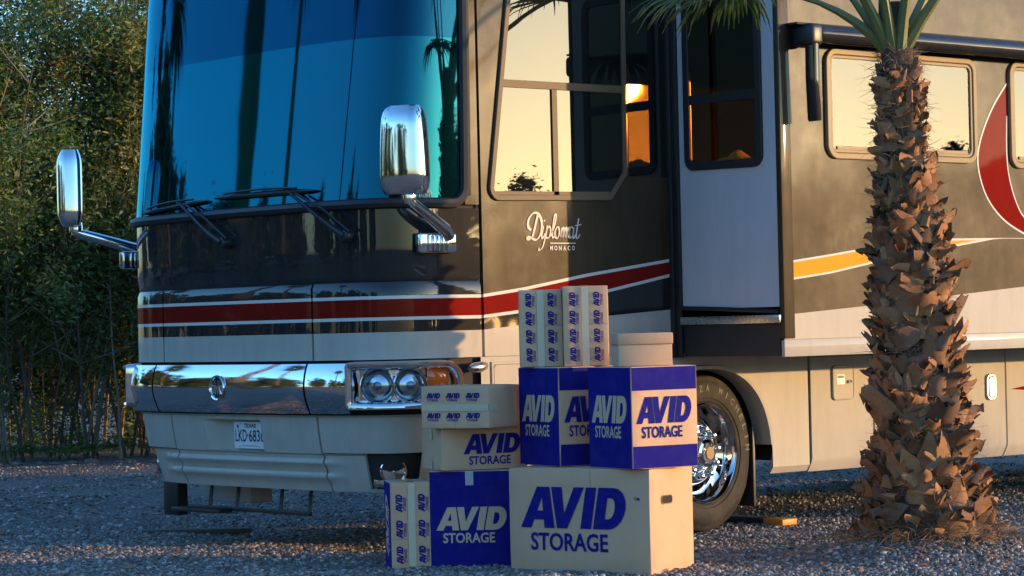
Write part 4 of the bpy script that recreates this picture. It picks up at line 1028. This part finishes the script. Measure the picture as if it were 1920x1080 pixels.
# shallow box on top of that stack
ps = radians(28); wS = .405
b7 = carton('moving_box', -.131 - wS / 2 * cos(ps), 13.52 + wS / 2 * sin(ps), 28, wS, .36, .222, .741, 'flat brown box with six small logos and tape band, topmost of left stack')
for k in range(3):
    for r_ in range(2): logo(b7, 'front', .075 + k * .118, .060 + r_ * .105, .088, 'blue')
tape(b7, 'front', .002, .403, .092, .128); tape(b7, 'right', .0, .085, .092, .128); crease(b7, 'front', .20, .2025, .0, .05)
# two blue cubes on the big box
ps = radians(-31); w3 = .40
b3 = carton('moving_box', .588 + w3 / 2 * cos(ps), 13.0 - w3 / 2 * sin(ps), -31, w3, .40, .515, .537, 'blue box with tan label band right of its twin, on the big brown box')
banded(b3, 'front', .115, .395); logo(b3, 'front', .20, .258, .345, 'blue', 0, 1.22)
sheet(b3, 'left', .004, .396, .004, .511, M['blue']); logo(b3, 'left', .2, .262, .335, 'tan', 0, 1.3)
b2 = carton('moving_box', .233 + w3 / 2 * cos(ps), 13.42 - w3 / 2 * sin(ps), -31, w3, .40, .515, .537, 'blue box left of its twin on the big brown box, partly hidden by it')
banded(b2, 'front', .115, .395); logo(b2, 'front', .20, .258, .345, 'blue', 0, 1.22)
sheet(b2, 'left', .004, .396, .004, .511, M['blue']); logo(b2, 'left', .2, .262, .335, 'tan', 0, 1.3)
# two upright boxes on top
for i, (Lc, D, w, lab) in enumerate(((.152, 13.62, .226, 'left one of the two tall upright boxes with small logos on top of the pile'), (.385, 13.53, .236, 'right one of the two tall upright boxes with small logos on top of the pile'))):
    hh = .405 if i == 0 else .418
    b = carton('moving_box', Lc, D, -.5, w, .30, hh, 1.0535, lab)
    for u in (.058, w - .052):
        for k in range(4): logo(b, 'front', u, .062 + k * .096, .078, 'blue', pi / 2, 1.25)
    tape(b, 'front', w / 2 - .02, w / 2 + .016, .001, hh - .001); tape(b, 'top', w / 2 - .02, w / 2 + .016, 0, .3)
    crease(b, 'front', w / 2 + .018, w - .003, .218, .220)
# file box with a lid
fb = empty('file_box', LD(.672, 13.14, 1.0535), -(A_ + radians(-5))); tag(fb, 'small plain brown file box with a lid on top of the blue box', 'box')
q = MB(); v, f = box_vf(-.137, .137, .004, .27, 0, .13, .003); q.add(v, f); q.build('tray', [M['card']], parent=fb, ang=50)
q = MB(); v, f = box_vf(-.142, .142, 0, .274, .110, .166, .004); q.add(v, f); q.build('lid', [M['card']], parent=fb, ang=50)
q = MB(); v, f = box_vf(-.1425, .1425, -.0006, .2746, .1088, .1112); q.add(v, f); q.build('lid_edge', [M['card_dark']], parent=fb, smooth=False)

# ------------------------------------------------------------------ fan palm
PB = float(mound(PALM.x, PALM.y)) - .01
palm = empty('fan_palm', (PALM.x, PALM.y, PB)); tag(palm, 'fan palm with a shaggy trunk of old leaf bases in front of the motorhome', 'palm tree')
H_T = 2.66
TR = zf([(0, .34), (.12, .30), (.35, .235), (.7, .195), (1.2, .165), (1.8, .130), (2.1, .10), (2.5, .088), (2.72, .085), (2.9, .07)])
# the trunk leans: its axis swings slightly to the viewer's left with height
def tax(z): return RT * (-.045 * z) + Vector((0, 0, z))
q = MB(); zz = np.linspace(-.08, 2.85, 36); n = 28; v = []
for i, z in enumerate(zz):
    c = tax(z)
    for j in range(n):
        a = 2 * pi * j / n; r = TR(max(z, 0)) * (1 + .07 * sin(3.1 * a + z * 9) + .05 * sin(7 * a - z * 23)) * .94
        v.append((c.x + r * cos(a), c.y + r * sin(a), z))
f = [(i * n + j, i * n + (j + 1) % n, (i + 1) * n + (j + 1) % n, (i + 1) * n + j) for i in range(len(zz) - 1) for j in range(n)]; f.append(tuple((len(zz) - 1) * n + j for j in range(n)))
q.add(v, f); q.build('trunk', [M['trunk']], parent=palm, ang=80)

def boot_mesh(k):
    """one old leaf base: broad clasping foot, split ragged end, curling outward (local: y up along the trunk, z outward)"""
    r = random.Random(100 + k); R_, C_ = 6, 5; v = []
    wid0 = r.uniform(1.1, 1.4); wid1 = r.uniform(.4, .8); cup = r.uniform(.28, .5); curl = r.uniform(.15, .6); tw = r.uniform(-.5, .5); sk = r.uniform(-.3, .3)
    jag = [r.uniform(-.2, .14) for _ in range(C_)]; jag[r.choice((1, 2, 3))] -= .2
    for side in (0, 1):
        for i in range(R_):
            t = i / (R_ - 1); w = (wid0 * (1 - t) ** .75 + wid1 * t ** .7) * .5
            for j in range(C_):
                u = j / (C_ - 1) * 2 - 1
                y = t * (1 + (jag[j] if i == R_ - 1 else jag[j] * .3 * (i == R_ - 2))); x = u * w * (1 + .08 * r.uniform(-1, 1)) + tw * t * t * .4
                z = cup * (1 - u * u) * (1 - .5 * t) + curl * t ** 1.8 + sk * u * t * .35 + .03 * r.uniform(-1, 1) - (.03 + .05 * (1 - t)) * side
                v.append((x, y, z))
    f = []; o = R_ * C_
    for i in range(R_ - 1):
        for j in range(C_ - 1):
            a = i * C_ + j; f.append((a, a + 1, a + C_ + 1, a + C_)); f.append((o + a + C_, o + a + C_ + 1, o + a + 1, o + a))
    def edge(idx):
        for p_, q_ in zip(idx[:-1], idx[1:]): f.append((p_, o + p_, o + q_, q_))
    edge([i * C_ for i in range(R_)]); edge([i * C_ + C_ - 1 for i in range(R_ - 1, -1, -1)]); edge([(R_ - 1) * C_ + j for j in range(C_)]); edge([j for j in range(C_ - 1, -1, -1)])
    me = bpy.data.meshes.new('leaf_base'); me.from_pydata(v, [], f)
    me.materials.append(M[['boot', 'boot2', 'boot', 'boot', 'boot2', 'boot', 'boot3', 'boot'][k % 8]])
    me.polygons.foreach_set('use_smooth', np.ones(len(me.polygons), dtype=bool)); me.set_sharp_from_angle(angle=radians(40)); me.update()
    return me
BOOTS = [boot_mesh(k) for k in range(16)]
NB = 296; zc = .0; gold = pi * (3 - sqrt(5)); done = 0
for k in range(NB):
    t = k / (NB - 1); z = .03 + 2.42 * t ** 1.06
    a = k * gold + rng.uniform(-.22, .22); z += rng.uniform(-.04, .04); z = max(.01, z)
    r = TR(z) * .90; size = (.116 if z < .9 else .116 if z < 1.7 else .098) * rng.uniform(.75, 1.35)
    if z > 1.95: size *= .72
    c = tax(z); out_ = Vector((cos(a), sin(a), 0)); tan_ = Vector((-sin(a), cos(a), 0))
    tilt = rng.gauss(.2, .24) + (.45 if rng.random() < .14 else 0)
    yv = (Vector((0, 0, 1)) * cos(tilt) + out_ * sin(tilt)).normalized(); roll_ = rng.gauss(0, .5)
    xv = tan_; zv = xv.cross(yv)
    mm = Matrix((xv, yv, zv)).transposed().to_4x4() @ Matrix.Rotation(roll_, 4, 'Z')
    mm = Matrix.Translation(Vector((c.x, c.y, z)) + out_ * r - Vector((0, 0, size * .3))) @ mm @ Matrix.Diagonal((size * rng.uniform(.8, 1.15), size * rng.uniform(.85, 1.35), size * rng.uniform(.8, 1.1), 1))
    o = link('leaf_base', BOOTS[rng.randrange(16)], palm); o.matrix_local = mm
# smaller remnants wedged between them, too many to tell apart
q = MB()
for k in range(620):
    z = rng.uniform(.0, 2.5); a = rng.uniform(0, 2 * pi); size = rng.uniform(.045, .085) * (1 if z < 1.7 else .75); r = TR(z) * rng.uniform(.95, 1.2); c = tax(z)
    out_ = Vector((cos(a), sin(a), 0)); tan_ = Vector((-sin(a), cos(a), 0)); tilt = rng.gauss(.35, .45)
    yv = (Vector((0, 0, 1)) * cos(tilt) + out_ * sin(tilt)).normalized(); zv = tan_.cross(yv)
    mm = Matrix.Translation(Vector((c.x, c.y, z)) + out_ * r) @ Matrix((tan_, yv, zv)).transposed().to_4x4() @ Matrix.Rotation(rng.gauss(0, .8), 4, 'Z') @ Matrix.Diagonal((size * rng.uniform(.4, .9), size * rng.uniform(.8, 1.6), size, 1))
    me = BOOTS[rng.randrange(16)]; q.add([tuple(v_.co) for v_ in me.vertices], [tuple(p_.vertices) for p_ in me.polygons], rng.choice((0, 0, 0, 1, 1, 2)), mm)
o = q.build('leaf_base_remnants', [M['boot'], M['boot2'], M['boot3']], parent=palm, ang=40); o['kind'] = 'stuff'
# loose fibre between the leaf bases
def ribbons(name, items, mt, parent, kind=None):
    v = []; f = []
    for pts, w in items:
        b = len(v); n = len(pts)
        for i, p in enumerate(pts):
            t = (pts[min(i + 1, n - 1)] - pts[max(i - 1, 0)]); s_ = t.cross(FW)
            if s_.length < 1e-6: s_ = Vector((1, 0, 0))
            s_.normalize(); ww = w * (1 - .8 * i / (n - 1)); v += [p + s_ * ww, p - s_ * ww]
        f += [(b + 2 * i, b + 2 * i + 1, b + 2 * i + 3, b + 2 * i + 2) for i in range(n - 1)]
    o = mk(name, v, f, mt, parent=parent)
    if kind: o['kind'] = kind
    return o
it = []
for k in range(5200):
    z = rng.uniform(.0, 2.6) ** 1.0; a = rng.uniform(0, 2 * pi); c = tax(z); r = TR(z) * rng.uniform(.95, 1.12)
    o_ = Vector((cos(a), sin(a), 0)); p = Vector((c.x, c.y, z)) + o_ * r
    dirv = (o_ * rng.uniform(.1, 1) + Vector((-sin(a), cos(a), 0)) * rng.uniform(-1, 1) + Vector((0, 0, rng.uniform(-.7, .9)))).normalized(); L_ = rng.uniform(.03, .11)
    bend = Vector((rng.uniform(-1, 1), rng.uniform(-1, 1), rng.uniform(-1, .4))) * .5
    it.append(([p + dirv * L_ * t + bend * L_ * t * t for t in (0, .33, .66, 1)], rng.uniform(.0008, .0022)))
ribbons('trunk_fibre', it, M['fibre'], palm, 'stuff')
# litter of dry fibre round the foot
it = []
for k in range(900):
    a = rng.uniform(0, 2 * pi); r = .28 + abs(rng.gauss(0, .16)); p = Vector((r * cos(a), r * sin(a), rng.uniform(-.0, .10) * max(0, 1 - (r - .3) / .3)))
    dirv = Vector((rng.uniform(-1, 1), rng.uniform(-1, 1), rng.uniform(-.2, .5))).normalized(); L_ = rng.uniform(.05, .16)
    it.append(([p + dirv * L_ * t + Vector((0, 0, -.04 * t * t)) for t in (0, .5, 1)], rng.uniform(.001, .003)))
ribbons('dry_litter', it, M['fibre'], palm, 'stuff')

def frond(az, el, plen, droop, spread, nl, blen, seed, parent, scale=1.0):
    """stalk rising from the crown and a fan of narrow leaflets at its end"""
    r = random.Random(seed); top = tax(2.66); base = Vector((top.x, top.y, 2.60)) if parent is palm else Vector((0, 0, 0))
    h = Vector((cos(az), sin(az), 0)); pts = []; p = base + h * .05; e_ = el
    for i in range(9):
        pts.append(p.copy()); p = p + (h * cos(e_) + Vector((0, 0, 1)) * sin(e_)) * plen / 8; e_ -= droop / 8
    v, f = tube_vf(pts, [.036 - .021 * min(1, i / 4) for i in range(9)], 7, sx=1.0)
    st = mk('leaf_stalk', v, f, M['petiole'], parent=parent)
    it = []; tip = pts[-1]; d = (pts[-1] - pts[-2]).normalized(); side = d.cross(Vector((0, 0, 1))).normalized(); upv = side.cross(d).normalized()
    for k in range(nl):
        a = (k / (nl - 1) - .5) * spread + r.uniform(-.03, .03); L_ = blen * (1 - .25 * abs(a) / spread) * r.uniform(.85, 1.1)
        dd = (d * cos(a) + side * sin(a) + upv * r.uniform(-.05, .12)).normalized(); q_ = []; c = tip.copy(); vel = dd.copy(); g = r.uniform(.5, 1.05)
        for s in range(8):
            q_.append(c.copy()); c = c + vel * L_ / 7; vel = (vel + Vector((0, 0, -g * (s / 7) ** 1.5))).normalized()
        it.append((q_, r.uniform(.010, .017)))
    # real two-sided folded leaflets
    v = []; f = []
    for q_, w in it:
        b = len(v); n = len(q_)
        for i, p_ in enumerate(q_):
            t = (q_[min(i + 1, n - 1)] - q_[max(i - 1, 0)]).normalized(); s_ = t.cross(upv); s_.normalize(); nn = s_.cross(t); ww = w * (.7 + .5 * min(1, i / 2)) * (1 - (i / (n - 1)) ** 2.2) + .0012
            v += [p_ + s_ * ww - nn * ww * .5, p_, p_ - s_ * ww - nn * ww * .5]
        for i in range(n - 1):
            for j in (0, 1): f.append((b + 3 * i + j, b + 3 * i + j + 1, b + 3 * i + 4 + j, b + 3 * i + 3 + j))
    mk('leaf_fan', v, f, M['frond'], parent=parent)
def azL(l, d):
    """heading given as (right, away) seen from the camera side"""
    w = RT * l + FW * d; return atan2(w.y, w.x)
frond(azL(-1, -.12), radians(45), .90, radians(54), 4.4, 70, .58, 1, palm)
frond(azL(-1, .5), radians(62), 1.3, radians(45), 4.0, 40, .66, 2, palm)
frond(azL(-.45, -.8), radians(72), 1.15, radians(28), 3.8, 40, .68, 3, palm)
frond(azL(-.25, .6), radians(78), 1.2, radians(20), 3.8, 40, .7, 4, palm)
frond(azL(.18, -.5), radians(74), 1.3, radians(20), 3.8, 40, .7, 5, palm)
frond(azL(.5, .2), radians(66), 1.3, radians(30), 3.8, 40, .7, 6, palm)
frond(azL(.9, -.4), radians(58), 1.4, radians(36), 3.8, 40, .7, 7, palm)
frond(azL(.8, .6), radians(50), 1.3, radians(30), 3.8, 40, .7, 8, palm)
frond(azL(-.75, -.5), radians(60), 1.5, radians(30), 4.0, 40, .7, 9, palm)

# ------------------------------------------------------------------ small things on the ground
wc = empty('levelling_board', (2.43, .0, 0), radians(2)); tag(wc, 'flat black board with an orange end behind the front wheel', 'board')
q = MB(); v, f = box_vf(-.07, .07, .14, .62, .0, .042, .006); q.add(v, f); q.build('board', [M['rubber']], parent=wc)
q = MB(); v, f = box_vf(-.068, .068, -.02, .139, .002, .040, .005); q.add(v, f); q.build('orange_end', [M['orange']], parent=wc)
sl = empty('paving_slab', LD(2.72, 14.38, 0.0), -A_ + radians(-4)); tag(sl, 'pale concrete slab half sunk in the gravel right of the palm', 'slab')
bm = bmesh.new(); v, f = box_vf(-.30, .60, -.14, .16, -.05, .085, .012, 2); q = MB(); q.add(v, f); q.build('slab', [M['concrete']], parent=sl)
pk = empty('shadow_strip', LD(-2.05, 16.55, 0), -A_ + radians(-3)); tag(pk, 'thin dark strip standing in for a shadow line under the front bumper', 'shadow_strip')
q = MB(); v, f = box_vf(-.33, .36, -.07, .07, 0, .028, .004); q.add(v, f); q.build('shadow_strip_slab', [M['shadow_dark']], parent=pk)  # flat dark strip laid in as the shadow line on the gravel

# ------------------------------------------------------------------ hedge on the left
def shrub(seed, height, nst, nleaf, rad, depth, lm, ls=1.0):
    r = random.Random(seed); g = np.random.default_rng(seed)
    sv, sf = [], []; tips = []
    mb = MB(); tw = MB()
    for k in range(nst):
        x = r.uniform(-rad, rad) * .8; y = r.uniform(-depth, depth) * .7; p = Vector((x, y, 0)); lean = Vector((r.gauss(0, .16), r.gauss(0, .1), 1)).normalized()
        hh = height * r.uniform(.7, 1.02); pts = []; c = p.copy(); n = 9
        for i in range(n + 1):
            pts.append(c.copy()); c = c + lean * hh / n; lean = (lean + Vector((r.gauss(0, .07), r.gauss(0, .06), .03))).normalized()
        r0 = r.uniform(.008, .03); v, f = tube_vf(pts, [r0 * (1 - .75 * i / n) for i in range(n + 1)], 5, cap=False); mb.add(v, f, 0 if r.random() < .3 else 1)
        tips += [(q_, i / n) for i, q_ in enumerate(pts)] + [(pts[0] + Vector((r.gauss(0, .25), r.gauss(0, .2), r.uniform(.1, .6))), 0)]
        for b_ in range(17):
            i = r.randrange(2, n); q_ = pts[i]; d = Vector((r.gauss(0, .7), r.gauss(0, .7), r.uniform(.1, .9))).normalized(); L_ = r.uniform(.35, 1.1)
            tp_ = [q_ + d * L_ * t + Vector((0, 0, .1 * t * t)) for t in (0, .35, .7, 1)]
            v, f = tube_vf(tp_, [.008, .006, .004, .002], 4, cap=False); tw.add(v, f, 0 if r.random() < .75 else 1); tips += [(z_, 1) for z_ in tp_[1:]]
    T = np.array([tuple(t[0]) for t in tips])
    # leaves gather in clumps round the twigs, sparse near the foot
    nc = max(60, nleaf // 170); cc = T[g.integers(0, len(T), nc)] + g.normal(0, .12, (nc, 3))
    keep = g.random(nc) < np.clip((cc[:, 2] / height - .06) * 3.2, .5, 1); cc = cc[keep]
    ci = g.integers(0, len(cc), nleaf); P_ = cc[ci] + g.normal(0, 1, (nleaf, 3)) * (.05 + .16 * g.random((nleaf, 1))) * np.array([1, 1, 1.1])
    P_[:, 2] = np.clip(P_[:, 2], .12, None)
    d = g.normal(0, 1, (nleaf, 3)); d[:, 2] = d[:, 2] * .6 - .1; d /= np.linalg.norm(d, axis=1)[:, None]
    s = np.cross(d, g.normal(0, 1, (nleaf, 3))); s /= np.linalg.norm(s, axis=1)[:, None]
    Ln = (.05 + .07 * g.random(nleaf))[:, None]; Ln = Ln * ls; wd = Ln * (.15 if ls < 1 else .24)
    nn = np.cross(d, s)
    V = np.stack([P_, P_ + d * Ln * .5 + s * wd + nn * wd * .3, P_ + d * Ln, P_ + d * Ln * .5 - s * wd + nn * wd * .3], 1).reshape(-1, 3)
    F_ = np.arange(nleaf * 4).reshape(-1, 4)
    me = bpy.data.meshes.new('foliage'); me.vertices.add(len(V)); me.vertices.foreach_set('co', V.ravel())
    me.loops.add(nleaf * 4); me.loops.foreach_set('vertex_index', F_.ravel().astype(np.int32)); me.polygons.add(nleaf)
    me.polygons.foreach_set('loop_start', np.arange(0, nleaf * 4, 4, dtype=np.int32)); me.polygons.foreach_set('loop_total', np.full(nleaf, 4, dtype=np.int32))
    for x in lm: me.materials.append(x)
    old = (g.random(len(cc)) < .22)[ci] & (g.random(nleaf) < .75)
    me.polygons.foreach_set('material_index', old.astype(np.int32)); me.update(calc_edges=True); me.validate()
    return mb, tw, me
HL = [(-5.7, 26.3), (-4.95, 26.6), (-4.2, 26.9), (-3.4, 27.4), (-5.2, 28.2), (-4.1, 28.7), (-2.3, 27.0)]
labs = ['leafy hedge shrub at the left edge of the picture', 'tall hedge shrub with slanting grey stems second from the left edge', 'tall leafy hedge shrub behind the far door mirror', 'hedge shrub right beside the motorhome front corner',
        'back row hedge shrub seen through gaps at the far left', 'back row hedge shrub seen through gaps behind the far mirror', 'hedge shrub mostly hidden behind the motorhome']
for i, (L_, D_) in enumerate(HL):
    front = i < 4
    mb, tw, me = shrub(40 + i, 2.6 if i == 6 else 5.6 if front else 6.0, 11 if front else 8, 42000 if front else 30000, .75, .55, [M['leaf'], M['leaf_old']], .8)
    s = empty('hedge_shrub', LD(L_, D_, 0), -A_); tag(s, labs[i], 'shrub', 'hedge shrubs along the left')
    mb.build('stems', [M['twig'], M['bark']], parent=s); o = tw.build('twigs', [M['twig'], M['bark']], parent=s); o['kind'] = 'stuff'
    o = link('foliage', me, s); o['kind'] = 'stuff'
for k, (L_, D_) in enumerate(((-1.5, 25.7), (-.7, 26.0), (.1, 25.6), (-6.3, 29.4), (-5.3, 29.6), (-4.3, 29.5), (-3.3, 29.7))):  # first three are unseen, added to keep low sun off the hedge foot
    src = [o for o in COL.objects if o.get('label') == labs[6]][0]
    c = copy_tree(src, None, 'unseen low shrub added behind the motorhome to shade the hedge foot' if k < 3 else 'low dark shrub of the rearmost hedge row'); c.location = LD(L_, D_, 0); c.rotation_euler = (0, 0, k * 1.3)
# dead leaves and stones along the hedge foot
for k in range(13):
    L_ = -5.5 + k * .19 + rng.uniform(-.05, .05); r = rng.uniform(.03, .07)
    bm = bmesh.new(); bmesh.ops.create_icosphere(bm, subdivisions=2, radius=1)
    for v_ in bm.verts: v_.co = v_.co * rng.uniform(.85, 1.1); v_.co = Vector((v_.co.x * r * 1.5, v_.co.y * r, v_.co.z * r * .6))
    me = bpy.data.meshes.new('edging_stone'); bm.to_mesh(me); bm.free(); me.materials.append(M['stone'])
    o = link('edging_stone', me, None, LD(L_, 25.75 + rng.uniform(-.08, .12), r * .2)); o.rotation_euler = (0, 0, rng.uniform(0, 3)); tag(o, 'rough stone in the row along the foot of the hedge', 'stone', 'stones along the hedge foot')

# ------------------------------------------------------------------ trees of the park beyond the frame, mirrored in the windscreen and paint
mbt, twt, met = shrub(90, 6.0, 12, 42000, 1.7, 1.4, [M['leaf_dark'], M['leaf']], 1.9)
proto = None
dirs = [(-1.0, -.25, 24), (-1.0, -.02, 21), (-1.0, .2, 25), (-1.0, .42, 22), (-.92, .62, 26), (-.8, .8, 23), (-.62, .92, 27), (-.45, 1.0, 23), (-.28, 1.0, 27), (-.1, 1.0, 24), (-.72, .86, 30), (-.95, .3, 31), (-.55, .95, 33)]
for i, (dx, dy, ds) in enumerate(dirs):
    d = Vector((dx, dy, 0)).normalized(); p = Vector((-.7, 1.3, 0)) + d * ds; sc_ = rng.uniform(.8, 1.45)
    t = empty('park_tree', p, rng.uniform(0, 6)); t.scale = (sc_ * 1.1, sc_ * 1.1, sc_); tag(t, 'dark tree of the park mirrored in the glossy front of the motorhome', 'tree', 'park trees mirrored in the motorhome')
    if proto is None:
        o1 = mbt.build('trunk', [M['bark'], M['bark']], parent=t); o2 = link('crown', met, t); o2['kind'] = 'stuff'; proto = (o1, o2)
    else:
        for o in proto:
            c = o.copy(); COL.objects.link(c); c.parent = t
def far_palm(p, h, r, label, seed, lean=(.12, .08)):
    t = empty('tall_palm', p); tag(t, label, 'palm tree', 'tall palms mirrored in the windscreen'); q = MB(); rr = random.Random(seed)
    pts = [(lean[0] * z + .15 * sin(z * .3 + seed), lean[1] * z, z) for z in np.linspace(0, h, 24)]
    v, f = tube_vf(pts, [r * (1.15 - .3 * i / 23) * (1 + .12 * rr.uniform(-1, 1)) for i in range(24)], 10); q.add(v, f); q.build('trunk', [M['bark']], parent=t, ang=20)
    v = []; f = []
    for k in range(420):
        a = rr.uniform(0, 2 * pi); e_ = rr.uniform(-1.1, 1.2); L_ = rr.uniform(.9, 1.6); b = len(v); o_ = Vector((cos(a) * cos(e_), sin(a) * cos(e_), sin(e_))); sd = Vector((-sin(a), cos(a), 0)); c = Vector((pts[-1][0], pts[-1][1], h + .2))
        v += [c + o_ * .3 + sd * .03, c + o_ * .3 - sd * .03, c + o_ * L_ * .7 - sd * .06, c + o_ * L_ * .7 + sd * .06, c + o_ * L_ + Vector((0, 0, -.25))]
        f += [(b, b + 1, b + 2, b + 3), (b + 3, b + 2, b + 4)]
    mk('crown', v, f, M['frond'], parent=t, smooth=False)
far_palm((-9.0, 11.9, 0), 12.5, .21, 'tall palm trunk mirrored in the left half of the windscreen', 1)
far_palm((-13.5, 14.5, 0), 9.5, .16, 'tall palm mirrored beside the near mirror in the windscreen', 2)
far_palm((-20, 9, 0), 10, .17, 'tall palm mirrored at the right of the windscreen', 3)
far_palm((-9.5, 20, 0), 8, .16, 'tall palm mirrored low in the middle of the windscreen', 4)

# trees along the far edge of the park on the side of the low sun: they fleck the light and are mirrored in the side
az = 18.0; k = 0
while az < 78:
    tall = 37.5 < az < 45.8
    h = (5.1 + rng.uniform(0, .5)) if tall else (5.8 + rng.uniform(0, .75)) if 45.8 <= az < 60 else 4.4 + rng.uniform(0, .75)
    ds = 60 + rng.uniform(-2, 2); a = radians(az); sc_ = h / 6.3
    t = empty('park_tree', (sin(a) * ds + 1, -cos(a) * ds, 0), rng.uniform(0, 6)); t.scale = (sc_ * 1.2, sc_ * 1.2, sc_); tag(t, 'low tree of the far park edge mirrored in the side windows', 'tree', 'park edge trees mirrored in the side')
    for o in proto:
        c = o.copy(); COL.objects.link(c); c.parent = t
    az += rng.uniform(1.9, 3.0); k += 1

# crumpled cloth on the ledge behind the slide's end window
r_ = random.Random(5); v = []; f = []; nu, nv_ = 15, 9
for i in range(nu):
    for j in range(nv_):
        u, w = i / (nu - 1), j / (nv_ - 1)
        hgt = (.085 * sin(pi * u) ** .6 * (1 - .45 * u) + .03 * sin(9 * u + 2) * sin(pi * u)) * sin(pi * w) ** .7 + .012 * r_.uniform(-1, 1) * sin(pi * u) * sin(pi * w)
        v.append((1.56 + .16 * w + .02 * sin(7 * u), -.22 - .34 * u, 2.185 + hgt))
f = [(i * nv_ + j, (i + 1) * nv_ + j, (i + 1) * nv_ + j + 1, i * nv_ + j + 1) for i in range(nu - 1) for j in range(nv_ - 1)]
M['cloth'] = mat('white_cloth', (.6, .56, .54), .9, noise=(20, .7, (.5, .46, .45)))
cl = mk('cloth', v, f, M['cloth'], ang=70); tag(cl, 'crumpled white cloth behind the window in the slide-out end wall', 'cloth')
q = MB(); v, f = box_vf(1.54, 1.76, -.70, -.16, 2.16, 2.183); q.add(v, f); q.build('window_ledge', [M['interior']], parent=so, smooth=False)
# dry leaves blown over the gravel
it = []; v = []; f = []
for k in range(260):
    near = rng.random() < .45
    if near: a = rng.uniform(0, 2 * pi); d_ = .4 + abs(rng.gauss(0, .6)); p = Vector((PALM.x + d_ * cos(a), PALM.y + d_ * sin(a), 0))
    else:
        D = rng.uniform(12.4, 18); p = LD(rng.uniform(-1, 1) * D * .2, D)
    p.z = float(gz(p.x, p.y)) + .016; a = rng.uniform(0, 2 * pi); L_ = rng.uniform(.02, .055); w_l = L_ * rng.uniform(.15, .4); t = rng.uniform(-.5, .5); b = len(v)
    d = Vector((cos(a), sin(a), 0)); n_ = Vector((-sin(a), cos(a), t))
    v += [p - d * L_, p + n_ * w_l + Vector((0, 0, .008)), p + d * L_ + Vector((0, 0, rng.uniform(0, .02))), p - n_ * w_l + Vector((0, 0, .004))]; f.append((b, b + 1, b + 2, b + 3))
lv = mk('fallen_leaves', v, f, M['boot3'], smooth=False); tag(lv, 'small dry leaves scattered over the gravel round the palm', 'leaves', kind='stuff')
